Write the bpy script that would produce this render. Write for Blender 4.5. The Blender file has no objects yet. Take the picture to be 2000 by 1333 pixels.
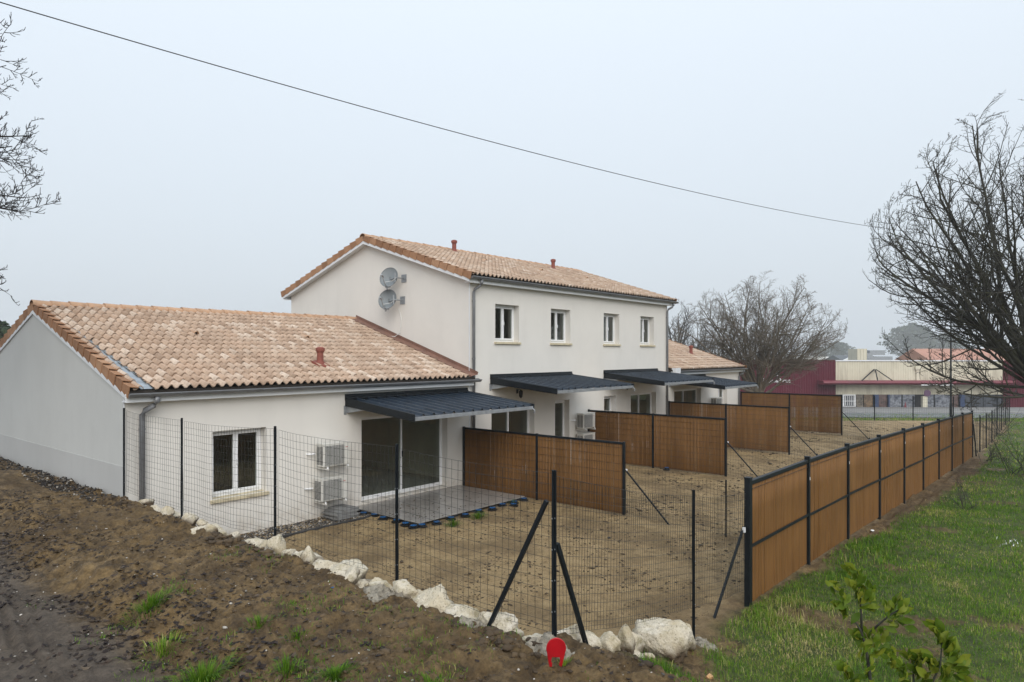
import bpy, bmesh, math, random
import numpy as np
from mathutils import Vector, Matrix

# ------------------------------------------------------------------ camera, sky, sun, exposure
SC = bpy.context.scene
COL = SC.collection
A = math.radians(40.1)                       # angle between the view axis and the house fronts
CAM = np.array([-5.29, -14.3, 3.84])
FW = np.array([math.cos(A), math.sin(A), 0.0]); RT = np.array([math.sin(A), -math.cos(A), 0.0])
cam_data = bpy.data.cameras.new('camera'); cam = bpy.data.objects.new('camera', cam_data); COL.objects.link(cam)
cam.location = CAM; cam.rotation_euler = (math.pi/2, 0, A - math.pi/2)
cam_data.sensor_width = 36; cam_data.lens = 24.0; cam_data.shift_y = 0.01275
cam_data.clip_start = 0.1; cam_data.clip_end = 3000
SC.camera = cam

SUN_ELEV = math.radians(36); SUN_AZ = math.radians(232)   # the brighter side of the overcast, behind and left of the camera (direction the light comes from, from +x)
world = bpy.data.worlds.new('World'); SC.world = world; world.use_nodes = True
wn = world.node_tree; wn.nodes.clear()
w_out = wn.nodes.new('ShaderNodeOutputWorld'); w_bg = wn.nodes.new('ShaderNodeBackground')
w_sky = wn.nodes.new('ShaderNodeTexSky'); w_sky.sky_type = 'NISHITA'; w_sky.sun_disc = False
w_sky.sun_elevation = SUN_ELEV; w_sky.sun_rotation = math.pi/2 - SUN_AZ
w_sky.dust_density = 6.0; w_sky.air_density = 1.5; w_sky.ozone_density = 1.0
w_mix = wn.nodes.new('ShaderNodeMixRGB'); w_mix.inputs[0].default_value = 0.9      # cloud deck over the clear sky
w_mix.inputs[2].default_value = (7.0, 7.70, 8.45, 1)
wn.links.new(w_sky.outputs[0], w_mix.inputs[1])
# an overcast sky is brighter overhead than at the horizon
w_tc = wn.nodes.new('ShaderNodeTexCoord'); w_xyz = wn.nodes.new('ShaderNodeSeparateXYZ'); w_mr = wn.nodes.new('ShaderNodeMapRange')
wn.links.new(w_tc.outputs['Generated'], w_xyz.inputs[0]); wn.links.new(w_xyz.outputs['Z'], w_mr.inputs['Value'])
w_mr.inputs['From Min'].default_value = 0.0; w_mr.inputs['From Max'].default_value = 1.0; w_mr.inputs['To Min'].default_value = 0.80; w_mr.inputs['To Max'].default_value = 1.28
w_mul = wn.nodes.new('ShaderNodeMixRGB'); w_mul.blend_type = 'MULTIPLY'; w_mul.inputs[0].default_value = 1.0
wn.links.new(w_mix.outputs[0], w_mul.inputs[1]); wn.links.new(w_mr.outputs[0], w_mul.inputs[2]); wn.links.new(w_mul.outputs[0], w_bg.inputs[0])
w_bg.inputs[1].default_value = 0.105
wn.links.new(w_bg.outputs[0], w_out.inputs[0])

sun_data = bpy.data.lights.new('sun', 'SUN'); sun_data.energy = 1.5; sun_data.angle = math.radians(50); sun_data.color = (1.0, 0.965, 0.92)
sun = bpy.data.objects.new('sun', sun_data); COL.objects.link(sun)
sd = Vector((math.cos(SUN_ELEV)*math.cos(SUN_AZ), math.cos(SUN_ELEV)*math.sin(SUN_AZ), math.sin(SUN_ELEV)))
sun.rotation_euler = sd.to_track_quat('Z', 'Y').to_euler(); sun.location = (-10, -20, 30)

HAZE_DENSITY = 0.0007
vs = SC.view_settings; vs.view_transform = 'Standard'; vs.look = 'None'; vs.gamma = 1.0; vs.exposure = 0.30; vs.use_curve_mapping = False
cy = SC.cycles
cy.use_denoising = True; cy.max_bounces = 8; cy.diffuse_bounces = 4; cy.glossy_bounces = 3; cy.transmission_bounces = 4
cy.transparent_max_bounces = 10; cy.volume_bounces = 1; cy.caustics_reflective = False; cy.caustics_refractive = False
cy.sample_clamp_indirect = 4.0

# ------------------------------------------------------------------ pixel -> point helpers
def ray(px, py): return FW + RT*((px - 1000)/1333.0) + np.array([0, 0, 1.0])*((692 - py)/1333.0)
def at_depth(px, py, d): return CAM + ray(px, py)*d
def on(px, py, ax, val):
    d = ray(px, py); return CAM + d*((val - CAM[ax])/d[ax])

# ------------------------------------------------------------------ mesh helpers
def tag(o, label=None, cat=None, group=None, kind=None):
    if label: o['label'] = label
    if cat: o['category'] = cat
    if group: o['group'] = group
    if kind: o['kind'] = kind
    return o
def link(name, me, mat=None, parent=None):
    o = bpy.data.objects.new(name, me); COL.objects.link(o)
    if parent is not None: o.parent = parent
    if mat is not None and me is not None and len(me.materials) == 0: me.materials.append(mat)
    return o
def thing(name, label, cat, loc=(0, 0, 0), rz=0.0, group=None):
    o = bpy.data.objects.new(name, None); COL.objects.link(o); o.empty_display_size = 0.2
    o.location = loc; o.rotation_euler = (0, 0, rz)
    return tag(o, label, cat, group)
def np_mesh(name, V, F, tint=None, smooth=False, attrs=None):
    """V (n,3); F (m,k) of one polygon size, or list of such arrays"""
    me = bpy.data.meshes.new(name)
    Fs = F if isinstance(F, list) else [F]
    Fs = [np.asarray(f, dtype=np.int32) for f in Fs if len(f)]
    V = np.asarray(V, dtype=np.float32)
    me.vertices.add(len(V)); me.vertices.foreach_set('co', V.ravel())
    nl = sum(f.size for f in Fs); npoly = sum(len(f) for f in Fs)
    me.loops.add(nl); me.loops.foreach_set('vertex_index', np.concatenate([f.ravel() for f in Fs]))
    me.polygons.add(npoly)
    starts = []; s = 0
    for f in Fs:
        starts.append(s + np.arange(len(f), dtype=np.int32)*f.shape[1]); s += f.size
    me.polygons.foreach_set('loop_start', np.concatenate(starts))
    if smooth: me.polygons.foreach_set('use_smooth', np.ones(npoly, dtype=bool))
    me.update(calc_edges=True)
    if tint is not None:
        a = me.attributes.new('tint', 'FLOAT', 'POINT'); a.data.foreach_set('value', np.asarray(tint, dtype=np.float32))
    for k, arr in (attrs or {}).items():
        a = me.attributes.new(k, 'FLOAT', 'POINT'); a.data.foreach_set('value', np.asarray(arr, dtype=np.float32))
    return me

class MB:
    """collects simple shapes into ONE mesh"""
    def __init__(s): s.v = []; s.f = []
    def add(s, V, F):
        b = len(s.v); s.v += [tuple(map(float, p)) for p in V]; s.f += [tuple(b + i for i in f) for f in F]; return s
    def box(s, x0, x1, y0, y1, z0, z1):
        return s.add([(x0,y0,z0),(x1,y0,z0),(x1,y1,z0),(x0,y1,z0),(x0,y0,z1),(x1,y0,z1),(x1,y1,z1),(x0,y1,z1)],
                     [(0,3,2,1),(4,5,6,7),(0,1,5,4),(1,2,6,5),(2,3,7,6),(3,0,4,7)])
    def beam(s, p, q, w, h, up=(0, 0, 1)):
        p = np.array(p, float); q = np.array(q, float); d = q - p; d /= np.linalg.norm(d)
        u = np.array(up, float); sd_ = np.cross(d, u)
        if np.linalg.norm(sd_) < 1e-4: sd_ = np.cross(d, (1, 0, 0))
        sd_ /= np.linalg.norm(sd_); u = np.cross(sd_, d)
        V = [e + sd_*a*w/2 + u*b*h/2 for e in (p, q) for a, b in ((-1,-1),(1,-1),(1,1),(-1,1))]
        return s.add(V, [(0,1,2,3),(7,6,5,4),(0,4,5,1),(1,5,6,2),(2,6,7,3),(3,7,4,0)])
    def quad(s, a, b, c, d): return s.add([a, b, c, d], [(0, 1, 2, 3)])
    def poly(s, pts): return s.add(pts, [tuple(range(len(pts)))])
    def prism(s, pts, off):
        n = len(pts); off = np.array(off, float); P = [np.array(p, float) for p in pts]
        return s.add(P + [p + off for p in P], [tuple(range(n))[::-1], tuple(range(n, 2*n))] + [(i, (i+1) % n, n + (i+1) % n, n + i) for i in range(n)])
    def tube(s, path, r, n=8, cap=True):
        path = [np.array(p, float) for p in path]; k = len(path)
        rs = r if hasattr(r, '__len__') else [r]*k
        V = []
        for i, p in enumerate(path):
            d = path[min(i+1, k-1)] - path[max(i-1, 0)]; d /= (np.linalg.norm(d) + 1e-9)
            a = np.cross(d, (0, 0, 1) if abs(d[2]) < .9 else (1, 0, 0)); a /= np.linalg.norm(a); b = np.cross(d, a)
            V += [p + (a*math.cos(t) + b*math.sin(t))*rs[i] for t in (2*math.pi*j/n for j in range(n))]
        F = [(i*n + j, i*n + (j+1) % n, (i+1)*n + (j+1) % n, (i+1)*n + j) for i in range(k-1) for j in range(n)]
        if cap: F += [tuple(range(n))[::-1], tuple((k-1)*n + j for j in range(n))]
        return s.add(V, F)
    def lathe(s, prof, c=(0, 0, 0), n=16):
        V = [(c[0] + r*math.cos(2*math.pi*j/n), c[1] + r*math.sin(2*math.pi*j/n), c[2] + z) for r, z in prof for j in range(n)]
        k = len(prof)
        F = [(i*n + j, i*n + (j+1) % n, (i+1)*n + (j+1) % n, (i+1)*n + j) for i in range(k-1) for j in range(n)]
        F += [tuple(range(n))[::-1], tuple((k-1)*n + j for j in range(n))]
        return s.add(V, F)
    def build(s, name, mat, parent=None, smooth=False, bevel=0.0):
        me = bpy.data.meshes.new(name); me.from_pydata(s.v, [], s.f); me.update()
        if smooth: me.polygons.foreach_set('use_smooth', np.ones(len(me.polygons), dtype=bool))
        o = link(name, me, mat, parent)
        if bevel:
            m = o.modifiers.new('bevel', 'BEVEL'); m.width = bevel; m.segments = 2; m.limit_method = 'ANGLE'
        return o
def copy_tree(o, parent=None):
    c = o.copy(); COL.objects.link(c); c.parent = parent
    for ch in list(o.children): copy_tree(ch, c)
    return c

# ------------------------------------------------------------------ numpy noise
def _h(ix, iy, seed):
    n = (ix.astype(np.int64)*374761393 + iy.astype(np.int64)*668265263 + seed*69069) & 0x7fffffff
    n = ((n ^ (n >> 13))*1274126177) & 0x7fffffff
    return ((n ^ (n >> 16)) & 0xffff)/65535.0
def vnoise(x, y, seed=0):
    ix = np.floor(x); iy = np.floor(y); fx = x - ix; fy = y - iy
    fx = fx*fx*fx*(fx*(fx*6 - 15) + 10); fy = fy*fy*fy*(fy*(fy*6 - 15) + 10)
    a = _h(ix, iy, seed); b = _h(ix+1, iy, seed); c = _h(ix, iy+1, seed); d = _h(ix+1, iy+1, seed)
    return (a*(1-fx) + b*fx)*(1-fy) + (c*(1-fx) + d*fx)*fy
def fbm(x, y, seed=0, oct=4, gain=.5):
    s = 0; a = 1.0; t = 0
    for i in range(oct):
        s = s + a*(vnoise(x*2**i + 17.3*i, y*2**i - 9.1*i, seed + i) - .5); t += a; a *= gain
    return s/t
def sst(a, b, x):
    t = np.clip((x - a)/(b - a), 0, 1); return t*t*(3 - 2*t)

# ------------------------------------------------------------------ materials
def _mat(name):
    m = bpy.data.materials.new(name); m.use_nodes = True; nt = m.node_tree
    return m, nt, nt.nodes['Principled BSDF'], nt.nodes, nt.links
def pos_noise(nt, scale, detail=4, rough=.55, stretch=None):
    g = nt.nodes.new('ShaderNodeNewGeometry'); n = nt.nodes.new('ShaderNodeTexNoise')
    n.inputs['Scale'].default_value = scale; n.inputs['Detail'].default_value = detail; n.inputs['Roughness'].default_value = rough
    if stretch:
        mp = nt.nodes.new('ShaderNodeMapping'); mp.inputs['Scale'].default_value = stretch
        nt.links.new(g.outputs['Position'], mp.inputs[0]); nt.links.new(mp.outputs[0], n.inputs['Vector'])
    else: nt.links.new(g.outputs['Position'], n.inputs['Vector'])
    return n.outputs['Fac']
def ramp(nt, fac, stops):
    r = nt.nodes.new('ShaderNodeValToRGB'); nt.links.new(fac, r.inputs[0])
    e = r.color_ramp.elements
    while len(e) < len(stops): e.new(0.5)
    for el, (p, c) in zip(e, stops): el.position = p; el.color = (*c, 1) if len(c) == 3 else c
    return r.outputs[0]
def mixc(nt, fac, a, b, mode='MIX'):
    m = nt.nodes.new('ShaderNodeMixRGB'); m.blend_type = mode
    for i, v in ((0, fac), (1, a), (2, b)):
        if isinstance(v, (int, float)): m.inputs[i].default_value = v
        elif isinstance(v, tuple): m.inputs[i].default_value = (*v, 1)
        else: nt.links.new(v, m.inputs[i])
    return m.outputs[0]
def bump(nt, b, h, strength, dist=.01):
    n = nt.nodes.new('ShaderNodeBump'); n.inputs['Strength'].default_value = strength; n.inputs['Distance'].default_value = dist
    nt.links.new(h, n.inputs['Height']); nt.links.new(n.outputs[0], b.inputs['Normal']); return n
def simple(name, col, rough=.6, var=.12, scale=3.0, bmp=0.0, bscale=60.0, metal=0.0, spec=.5, stretch=None):
    m, nt, b, N, L = _mat(name)
    f = pos_noise(nt, scale, 5, .6, stretch)
    lo = tuple(c*(1 - var*1.6) for c in col); hi = tuple(min(1, c*(1 + var)) for c in col)
    L.new(ramp(nt, f, [(.3, lo), (.5, col), (.72, hi)]), b.inputs['Base Color'])
    b.inputs['Roughness'].default_value = rough; b.inputs['Metallic'].default_value = metal; b.inputs['Specular IOR Level'].default_value = spec
    if bmp: bump(nt, b, pos_noise(nt, bscale, 3), bmp)
    return m
M = {}
def render_mat(name, col):          # scratched wall render with faint streaks
    m, nt, b, N, L = _mat(name)
    f1 = pos_noise(nt, .55, 5, .6); f2 = pos_noise(nt, 2.2, 5, .62, (1, 1, .22)); f3 = pos_noise(nt, 90, 2, .5)
    c = ramp(nt, f1, [(.25, tuple(k*.93 for k in col)), (.55, col), (.8, tuple(min(1, k*1.035) for k in col))])
    c = mixc(nt, ramp(nt, f2, [(.52, (0, 0, 0)), (.75, (.35, .35, .35))]), c, tuple(k*.87 for k in col))
    g_ = N.new('ShaderNodeNewGeometry'); sx = N.new('ShaderNodeSeparateXYZ'); L.new(g_.outputs['Position'], sx.inputs[0])   # soil splashed on the foot of the wall
    mr = N.new('ShaderNodeMapRange'); L.new(sx.outputs['Z'], mr.inputs['Value']); mr.inputs['From Min'].default_value = -.15; mr.inputs['From Max'].default_value = .45; mr.inputs['To Min'].default_value = 1; mr.inputs['To Max'].default_value = 0
    ml = N.new('ShaderNodeMath'); ml.operation = 'MULTIPLY'; L.new(mr.outputs[0], ml.inputs[0]); L.new(ramp(nt, pos_noise(nt, 3.5, 6, .7), [(.38, (0, 0, 0)), (.7, (.75, .75, .75))]), ml.inputs[1])
    c = mixc(nt, ml.outputs[0], c, (.36, .29, .20))
    L.new(mixc(nt, .10, c, f3, 'OVERLAY'), b.inputs['Base Color'])
    b.inputs['Roughness'].default_value = .92; b.inputs['Specular IOR Level'].default_value = .2
    bump(nt, b, pos_noise(nt, 160, 3, .6), .35, .004); return m
M['render'] = render_mat('wall_render', (.735, .71, .665))
M['gable_shade'] = render_mat('shaded_gable_render', (.565, .572, .555))  # near gable: dimmer light on this wall is put into its colour
M['plinth'] = render_mat('plinth_render', (.50, .502, .492))  # own grey of the plinth, lowered with the gable's painted shade
M['white'] = simple('white_pvc', (.80, .81, .82), .35, .03)
M['fascia'] = simple('white_fascia', (.72, .74, .76), .4, .05, 1.5)
M['zinc'] = simple('grey_zinc', (.20, .205, .215), .42, .16, 2.0, metal=.35)
M['zinc_light'] = simple('bright_zinc', (.36, .40, .43), .4, .2, 5, metal=.6)
M['anthracite'] = simple('anthracite_paint', (.008, .011, .014), .5, .2, 3, spec=.25)
M['sheet'] = simple('anthracite_roof_sheet', (.020, .031, .047), .40, .25, 4, spec=.4)
M['galv'] = simple('galvanised_steel', (.34, .36, .38), .45, .15, 8, metal=.5)
M['sill'] = simple('stone_sill', (.56, .49, .34), .8, .14, 6, .3, 120)
M['terracotta'] = simple('terracotta_pipe', (.23, .065, .045), .7, .18, 6)
M['flash'] = simple('brown_flashing', (.20, .105, .075), .6, .15, 3)
M['ac'] = simple('air_conditioner_shell', (.62, .61, .57), .45, .05, 3)
M['ac_dark'] = simple('air_conditioner_slots', (.05, .05, .05), .6, .1, 5)
M['ac_grille'] = simple('air_conditioner_grille', (.42, .42, .40), .5, .08, 5)
M['dish'] = simple('grey_dish', (.185, .205, .215), .5, .08, 3)
M['black'] = simple('black_plastic', (.008, .008, .009), .5, .2, 8)
M['blue'] = simple('blue_plastic', (.008, .085, .24), .45, .15, 10)
M['concrete'] = simple('wet_concrete', (.26, .235, .19), .9, .35, 22, 1.0, 60, spec=.2)
M['slab'] = simple('grey_terrace_slab', (.275, .258, .238), .16, .14, 3.0, .1, 90, spec=.55)
M['paver'] = simple('grey_paver', (.20, .20, .195), .8, .18, 5, .4, 90)
M['interior'] = simple('room_plaster', (.52, .50, .43), .9, .06)
M['room_floor'] = simple('room_floor', (.42, .42, .40), .25, .08, 2)
M['wire'] = simple('dark_wire', (.008, .010, .010), .5, .2, 9)
M['deck'] = simple('roof_underlay', (.035, .028, .022), .9, .2, 4)
M['red'] = simple('red_plastic', (.42, .005, .012), .4, .1, 9)
M['whitecord'] = simple('white_cord', (.7, .7, .68), .5, .05)
M['bark'] = simple('bark_right', (.045, .046, .034), .9, .5, 9, .8, 40)
M['ochre_stone'] = simple('ochre_stone', (.50, .30, .14), .9, .2, 12, .5, 60)

def slat_mat():
    m, nt, b, N, L = _mat('brown_slats')
    f = pos_noise(nt, 1.1, 3); g = pos_noise(nt, 9, 3, .6, (1, 1, .08))
    c = ramp(nt, f, [(.3, (.185, .088, .026)), (.7, (.238, .116, .036))])
    at = N.new('ShaderNodeAttribute'); at.attribute_name = 'tint'
    c = mixc(nt, .55, c, ramp(nt, at.outputs['Fac'], [(0, (.45, .44, .43)), (.25, (.82, .81, .80)), (1, (1.22, 1.22, 1.22))]), 'MULTIPLY')
    L.new(mixc(nt, ramp(nt, g, [(.5, (0, 0, 0)), (.8, (.5, .5, .5))]), c, (.12, .058, .020)), b.inputs['Base Color'])
    b.inputs['Roughness'].default_value = .6; b.inputs['Specular IOR Level'].default_value = .2; return m
M['slats'] = slat_mat()

def tile_mat():
    m, nt, b, N, L = _mat('canal_tile')
    at = N.new('ShaderNodeAttribute'); at.attribute_name = 'tint'
    oi = N.new('ShaderNodeObjectInfo'); ad = N.new('ShaderNodeMath'); ad.operation = 'ADD'; fr = N.new('ShaderNodeMath'); fr.operation = 'FRACT'
    L.new(at.outputs['Fac'], ad.inputs[0]); L.new(oi.outputs['Random'], ad.inputs[1]); L.new(ad.outputs[0], fr.inputs[0])
    c = ramp(nt, fr.outputs[0], [(0, (.37, .265, .195)), (.15, (.45, .325, .24)), (.38, (.52, .390, .295)), (.58, (.505, .365, .27)),
                                 (.80, (.555, .43, .335)), (.93, (.60, .485, .39)), (.985, (.66, .55, .455)), (1, (.66, .55, .455))])
    f = pos_noise(nt, 14, 4, .6); g = pos_noise(nt, 70, 3, .6)
    c = mixc(nt, .5, c, ramp(nt, f, [(.3, (.50, .46, .43)), (.52, (1, 1, 1)), (.8, (1.15, 1.13, 1.1))]), 'MULTIPLY')
    c = mixc(nt, ramp(nt, g, [(.56, (0, 0, 0)), (.70, (.5, .5, .5))]), c, (.17, .12, .09))
    c = mixc(nt, ramp(nt, pos_noise(nt, 1.3, 5, .65), [(.45, (0, 0, 0)), (.7, (.35, .35, .35))]), c, (.26, .19, .145))
    L.new(c, b.inputs['Base Color']); b.inputs['Roughness'].default_value = .85; b.inputs['Specular IOR Level'].default_value = .25
    bump(nt, b, g, .3, .004); return m
M['tile'] = tile_mat()
def verge_mat():
    m, nt, b, N, L = _mat('verge_tile_clay'); oi = N.new('ShaderNodeObjectInfo'); f = pos_noise(nt, 9, 5, .6)
    c = ramp(nt, oi.outputs['Random'], [(0, (.27, .145, .080)), (.5, (.36, .195, .108)), (1, (.44, .26, .155))])
    L.new(mixc(nt, .6, c, ramp(nt, f, [(.3, (.66, .63, .6)), (.6, (1.05, 1.05, 1.05))]), 'MULTIPLY'), b.inputs['Base Color']); b.inputs['Roughness'].default_value = .85; b.inputs['Specular IOR Level'].default_value = .25
    bump(nt, b, pos_noise(nt, 70, 3), .25, .004); return m
M['verge'] = verge_mat()
M['ridge'] = simple('ridge_tile_clay', (.47, .290, .180), .8, .16, 7, .25, 70)

def glass_mat():
    m, nt, b, N, L = _mat('window_glass'); nt.nodes.remove(b)
    o = [n for n in N if n.type == 'OUTPUT_MATERIAL'][0]
    lw = N.new('ShaderNodeLayerWeight'); lw.inputs[0].default_value = .5; pw = N.new('ShaderNodeMath'); pw.operation = 'POWER'; pw.inputs[1].default_value = 5.0; L.new(lw.outputs['Facing'], pw.inputs[0])
    fr = N.new('ShaderNodeMath'); fr.operation = 'MULTIPLY_ADD'; fr.inputs[1].default_value = .93; fr.inputs[2].default_value = .07; L.new(pw.outputs[0], fr.inputs[0])
    t = N.new('ShaderNodeBsdfTransparent'); t.inputs[0].default_value = (.88, .91, .88, 1); g = N.new('ShaderNodeBsdfGlossy'); g.inputs['Roughness'].default_value = .01
    mx = N.new('ShaderNodeMixShader'); L.new(fr.outputs[0], mx.inputs[0]); L.new(t.outputs[0], mx.inputs[1]); L.new(g.outputs[0], mx.inputs[2]); L.new(mx.outputs[0], o.inputs[0])
    return m
M['glass'] = glass_mat()

def leafy(name, stops, rough=.55, trans=.25):
    m, nt, b, N, L = _mat(name)
    at = N.new('ShaderNodeAttribute'); at.attribute_name = 'tint'
    c = ramp(nt, at.outputs['Fac'], stops); L.new(c, b.inputs['Base Color']); b.inputs['Roughness'].default_value = rough
    b.inputs['Specular IOR Level'].default_value = .15
    if trans:
        o = [n for n in N if n.type == 'OUTPUT_MATERIAL'][0]
        tr = N.new('ShaderNodeBsdfTranslucent'); L.new(c, tr.inputs[0]); mx = N.new('ShaderNodeMixShader'); mx.inputs[0].default_value = trans
        L.new(b.outputs[0], mx.inputs[1]); L.new(tr.outputs[0], mx.inputs[2]); L.new(mx.outputs[0], o.inputs[0])
    return m
M['grass'] = leafy('grass', [(0, (.042, .098, .007)), (.35, (.088, .195, .013)), (.6, (.150, .275, .020)), (.8, (.26, .31, .040)), (.92, (.38, .33, .11)), (1, (.50, .43, .20))])
M['leaf'] = leafy('shrub_leaf', [(0, (.065, .115, .010)), (.5, (.115, .180, .015)), (1, (.22, .25, .028))], .4, .35)
M['litter'] = leafy('dead_leaf', [(0, (.018, .013, .012)), (.5, (.035, .025, .021)), (.85, (.062, .042, .030)), (1, (.13, .10, .07))], .6, 0)
M['pebble'] = leafy('pebble', [(0, (.035, .032, .030)), (.55, (.10, .09, .08)), (.8, (.24, .22, .19)), (1, (.58, .54, .48))], .8, 0)
def dirt_lump():
    m, nt, b, N, L = _mat('soil_clod')
    at = N.new('ShaderNodeAttribute'); at.attribute_name = 'tint'
    c = ramp(nt, at.outputs['Fac'], [(0, (.038, .025, .013)), (.5, (.075, .049, .025)), (1, (.13, .087, .043))])
    L.new(c, b.inputs['Base Color']); b.inputs['Roughness'].default_value = .85
    bump(nt, b, pos_noise(nt, 120, 3), .6, .006); return m
M['clod'] = dirt_lump()
# ------------------------------------------------------------------ terrain
LOW0 = -0.14
def low_z(x, y):
    """garden, lawn and the land falling away to the road"""
    edge = -0.20 - 0.0315*np.clip(x - 5.6, 0, 40)
    z = LOW0 + (edge - LOW0)*sst(-5.2, -10.1, y)
    d = (x - CAM[0])*FW[0] + (y - CAM[1])*FW[1]
    far = np.clip(-0.9 - 0.053*(d - 48), -2.9, 0)
    return z + (far - z)*sst(37, 50, d)
def inside_w(x, y):
    wob = .10*fbm(x*1.3, y*1.3, 5, 2)
    return sst(-.20, .62, x + wob)*sst(-10.35, -9.55, y + wob)
def bank_w(x, y):          # how much of the raised road bank is left (1 = top of the bank)
    return 1 - sst(-.9, 3.7, x + .35*fbm(x*.6, y*.6, 9, 2) + .22*np.clip(-10.4 - y, 0, 6))
def path_edge(y): return -2.02 + .22*np.sin(y*.55 + .8) - .36*sst(-4.5, -9, y)
def base_z(x, y):
    x = np.asarray(x, float); y = np.asarray(y, float)
    lo = low_z(x, y)
    bw = bank_w(x, y)
    top = 1.10 + .05*fbm(x*.35, y*.35, 3, 2)
    e = path_edge(y)
    top = top - .12*(1 - sst(e - .25, e + .18, x)) + .05*np.exp(-((x - e - .35)/.3)**2)*sst(-8.5, -6, y)
    out = lo + (top - lo)*bw
    out = np.where(x < .2, top, out)
    return out + (lo - out)*inside_w(x, y)
def path_w(x, y):
    e = path_edge(y); return 1 - sst(e - .62, e - .08, x + .35*fbm(x*1.5, y*1.5, 21, 3))
def grass_w(x, y):
    n = fbm(x*.8, y*.8, 31, 4)
    d = (x - CAM[0])*FW[0] + (y - CAM[1])*FW[1]
    edge = -10.12 - .34*sst(10, 15, x)*(1 - sst(27, 40, x)) - .30*sst(16, 22, x)*(1 - sst(30, 44, x))
    g = sst(edge + .08, edge - .35, y + .7*n)
    # worn earth between the corner of the fence and the lawn
    lim = 3.25 + 1.05*(y + 10.4)
    g = g*sst(lim - .35, lim + .45, x + 1.1*n)
    hole = np.exp(-(((x - 1.75)/.62)**2 + ((y + 11.35)/.42)**2)); g = g*(1 - np.clip(hole*1.7, 0, 1))
    tuft = np.exp(-(((x - 1.35)/.28)**2 + ((y + 10.85)/.35)**2)); g = np.maximum(g, np.clip(tuft*1.3, 0, .8)*(y < -10.3))
    bare = sst(.10, .24, fbm(x*1.05, y*1.05, 37, 4))*.85; g = g*(1 - bare)
    # the verge beside the far road, and everything beyond
    g = np.maximum(g, sst(47.2, 49.5, d)*.55)
    # a ragged weedy strip where the bank meets the lane
    return np.clip(g, 0, 1)
def fine_relief(x, y):
    ins = inside_w(x, y); p = path_w(x, y); g = grass_w(x, y)
    rid = np.abs(fbm(x*3.2, y*3.2, 40, 4))*2
    cl = np.abs(fbm(x*4.2, y*4.2, 47, 3, .6)); bank = .17*fbm(x*1.6, y*1.6, 41, 5, .55) + .17*fbm(x*7, y*7, 43, 4, .65) - .22*cl*(fbm(x*.9, y*.9, 48, 2) > -.05)
    gard = .075*fbm(x*2.1, y*2.1, 51, 5, .55) + .026*fbm(x*11, y*11, 53, 3, .6)
    lane = .03*fbm(x*1.5, y*1.5, 61, 4)
    # tyre tread lines swinging along the lane
    e = path_edge(y) - .95 - .16*sst(-4, -8, y)*2.2; u = (x - e)
    tread = np.exp(-(u/.42)**2)*sst(-9.2, -7.5, y) + .7*np.exp(-((u + 1.35)/.35)**2)
    lane = lane - .02*tread + .034*tread*np.sin(u*46 + .8*np.sin(y*1.7))*(vnoise(x*2, y*.6, 63) > .3)
    out = bank*(1 - p) + lane*p
    out = out*(1 - .75*g) + .05*g*fbm(x*1.2, y*1.2, 71, 3)
    z = out*(1 - ins) + gard*ins
    near = sst(45, 25, np.hypot(x - CAM[0], y - CAM[1]))
    return z*near
def ground_z(x, y): return base_z(x, y) + fine_relief(np.asarray(x, float), np.asarray(y, float))
def gz(x, y): return float(ground_z(np.array([x]), np.array([y]))[0])

def axis(pieces):
    out = []
    for a, b, n in pieces: out.append(np.linspace(a, b, n, endpoint=False))
    return np.concatenate(out + [np.array([pieces[-1][1]])])
gx = axis([(-700, -60, 8), (-60, -12, 12), (-12, -5, 28), (-5, 1.2, 165), (1.2, 6, 80), (6, 14, 60), (14, 36, 50), (36, 70, 30), (70, 160, 18), (160, 700, 12)])
gy = axis([(-700, -60, 10), (-60, -20, 14), (-20, -14, 30), (-14, -8.5, 130), (-8.5, -3, 105), (-3, 1, 55), (1, 12, 36), (12, 60, 24), (60, 160, 16), (160, 700, 10)])
GX, GY = np.meshgrid(gx, gy, indexing='ij')
x_, y_ = GX.ravel(), GY.ravel()
z_ = ground_z(x_, y_)
under = ((x_ > .25) & (x_ < 30.4) & (y_ > .3) & (y_ < 10)); z_ = np.where(under, np.minimum(z_, -.4), z_)   # cut away under the floors
nx, ny = len(gx), len(gy)
I = np.arange(nx*ny).reshape(nx, ny)
F = np.stack([I[:-1, :-1], I[1:, :-1], I[1:, 1:], I[:-1, 1:]], -1).reshape(-1, 4)
ins_ = inside_w(x_, y_)
gm = np_mesh('ground', np.stack([x_, y_, z_], 1), F, smooth=True,
             attrs={'grass': grass_w(x_, y_), 'lane': path_w(x_, y_)*(x_ < 0), 'garden': ins_})

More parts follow.
